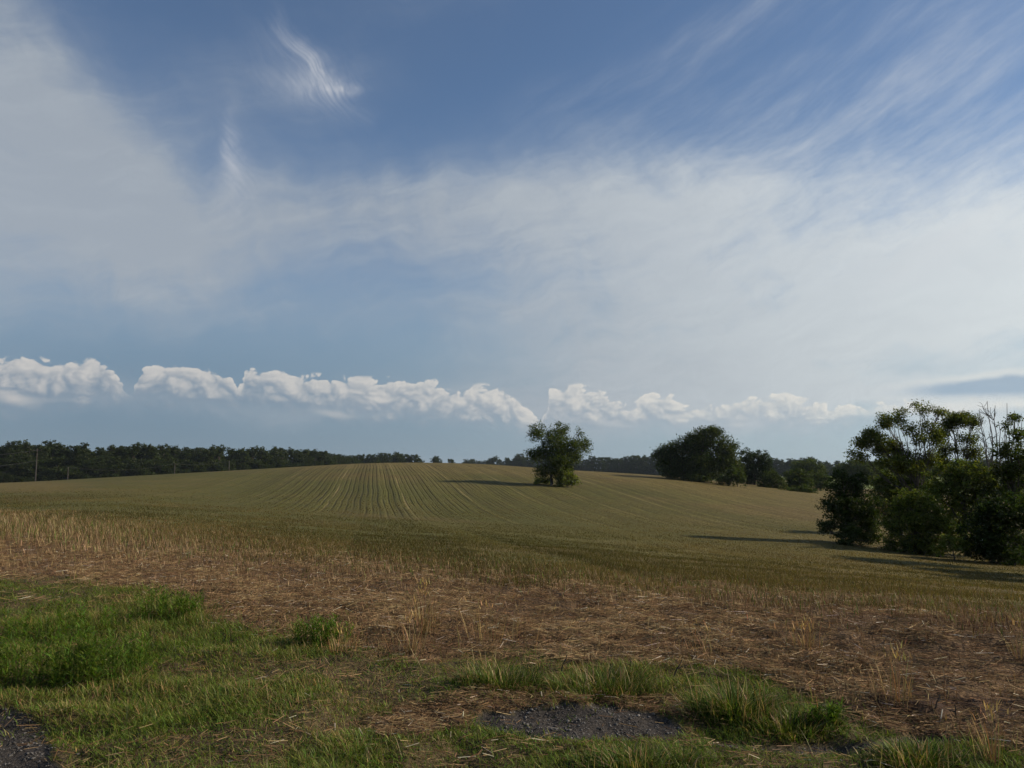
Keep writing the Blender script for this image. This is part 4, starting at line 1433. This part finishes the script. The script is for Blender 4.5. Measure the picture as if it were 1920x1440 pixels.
while x < 2020:
    far_tree('distant_tree', x, prof(x, TOP_R) + rng.normal(0, 2.2), 780 + rng.uniform(-20, 20), 'hazy tree in the far wood beyond the meadow' if not 1515 < x < 1528 else 'pointed crown topping the far wood above the round bush', 'trees of the far wood beyond the meadow', wide=rng.uniform(0.95, 1.3))
    x += rng.uniform(11, 17)


# ------------------------------------------------------------------ utility poles and wires on the far side of the hill
def pole(px, top, D, label, arm=True):
    p = P(px, top, D)
    b = gz((p[0], p[1], 0))
    h = p[2] - b[2]
    root = empty('utility_pole', b)
    v = tube([(0, 0, -0.8), (0, 0, h * 0.5), (0, 0, h)], [0.16, 0.135, 0.10], 10)
    mesh_obj('pole', v[0], v[1], M_POLE, None, root, smooth=True)
    if arm:
        v = tube([(-1.1, 0.16, h - 0.5), (0, 0.16, h - 0.5), (1.1, 0.16, h - 0.5)], [0.07, 0.07, 0.07], 4)
        mesh_obj('crossarm', v[0], v[1], M_POLE, None, root)
        for ix in (-1.0, -0.35, 1.0):
            v = tube([(ix, 0.16, h - 0.44), (ix, 0.16, h - 0.3), (ix, 0.16, h - 0.22)], [0.04, 0.07, 0.03], 6)
            mesh_obj('insulator', v[0], v[1], M_POLE, None, root)
    tag(root, label, 'pole')
    return np.array([b[0], b[1], b[2] + h])


pa = pole(70, 841, 245, 'tall pale utility pole standing before the wood at the field corner')
pb = pole(128, 876, 262, 'short pale pole beside the tall pole at the field corner', False)
pc_ = pole(328, 869, 275, 'slim pole rising just above the hill crest before the wood', False)
pd = pole(430, 864, 282, 'faint slim pole farther along the hill crest', False)
pe = P(-260, 846, 190)
M_WIRE = bark_mat('wire', (0.05, 0.05, 0.05), (0.09, 0.09, 0.09))


def wire(a, b, sag, label):
    t = np.linspace(0, 1, 17)[:, None]
    p = a * (1 - t) + b * t
    p[:, 2] -= (4 * sag * t * (1 - t))[:, 0]
    v = tube(p - a, np.full(17, 0.018), 4)
    o = mesh_obj('overhead_wire', v[0], v[1], M_WIRE)
    o.location = a
    tag(o, label, 'wire')


wire(pa + np.array([0, 0, -0.4]), pe + np.array([0, 0, -0.4]), 1.2, 'upper wire running from the tall pole past the wood')
wire(pa + np.array([0, 0, -3.2]), pe + np.array([0, 0, -3.0]), 1.2, 'lower wire running from the tall pole past the wood')
wire(pb, pc_, 1.4, 'thin wire strung from the short pole to the slim crest pole')
wire(pc_, pd, 0.8, 'thin wire strung between the two slim crest poles')


# ------------------------------------------------------------------ air
def build_haze():
    lo, hi = -14.0, 26.0
    s = 4100.0
    v = [(-s, -s, lo), (s, -s, lo), (s, s, lo), (-s, s, lo), (-s, -s, hi), (s, -s, hi), (s, s, hi), (-s, s, hi)]
    f = [(0, 3, 2, 1), (4, 5, 6, 7), (0, 1, 5, 4), (1, 2, 6, 5), (2, 3, 7, 6), (3, 0, 4, 7)]
    m, n = new_mat('haze')
    pv = n.node('ShaderNodeVolumePrincipled')
    pv.inputs['Color'].default_value = (0.72, 0.86, 1.0, 1)
    pv.inputs['Density'].default_value = HAZE
    pv.inputs['Anisotropy'].default_value = 0.0
    o = n.node('ShaderNodeOutputMaterial')
    n.l.new(pv.outputs[0], o.inputs['Volume'])
    ob = mesh_obj('haze', v, f, m)
    tag(ob, 'thin blue summer haze lying over the fields', 'haze', kind='stuff')


HAZE = 0.00007
build_haze()
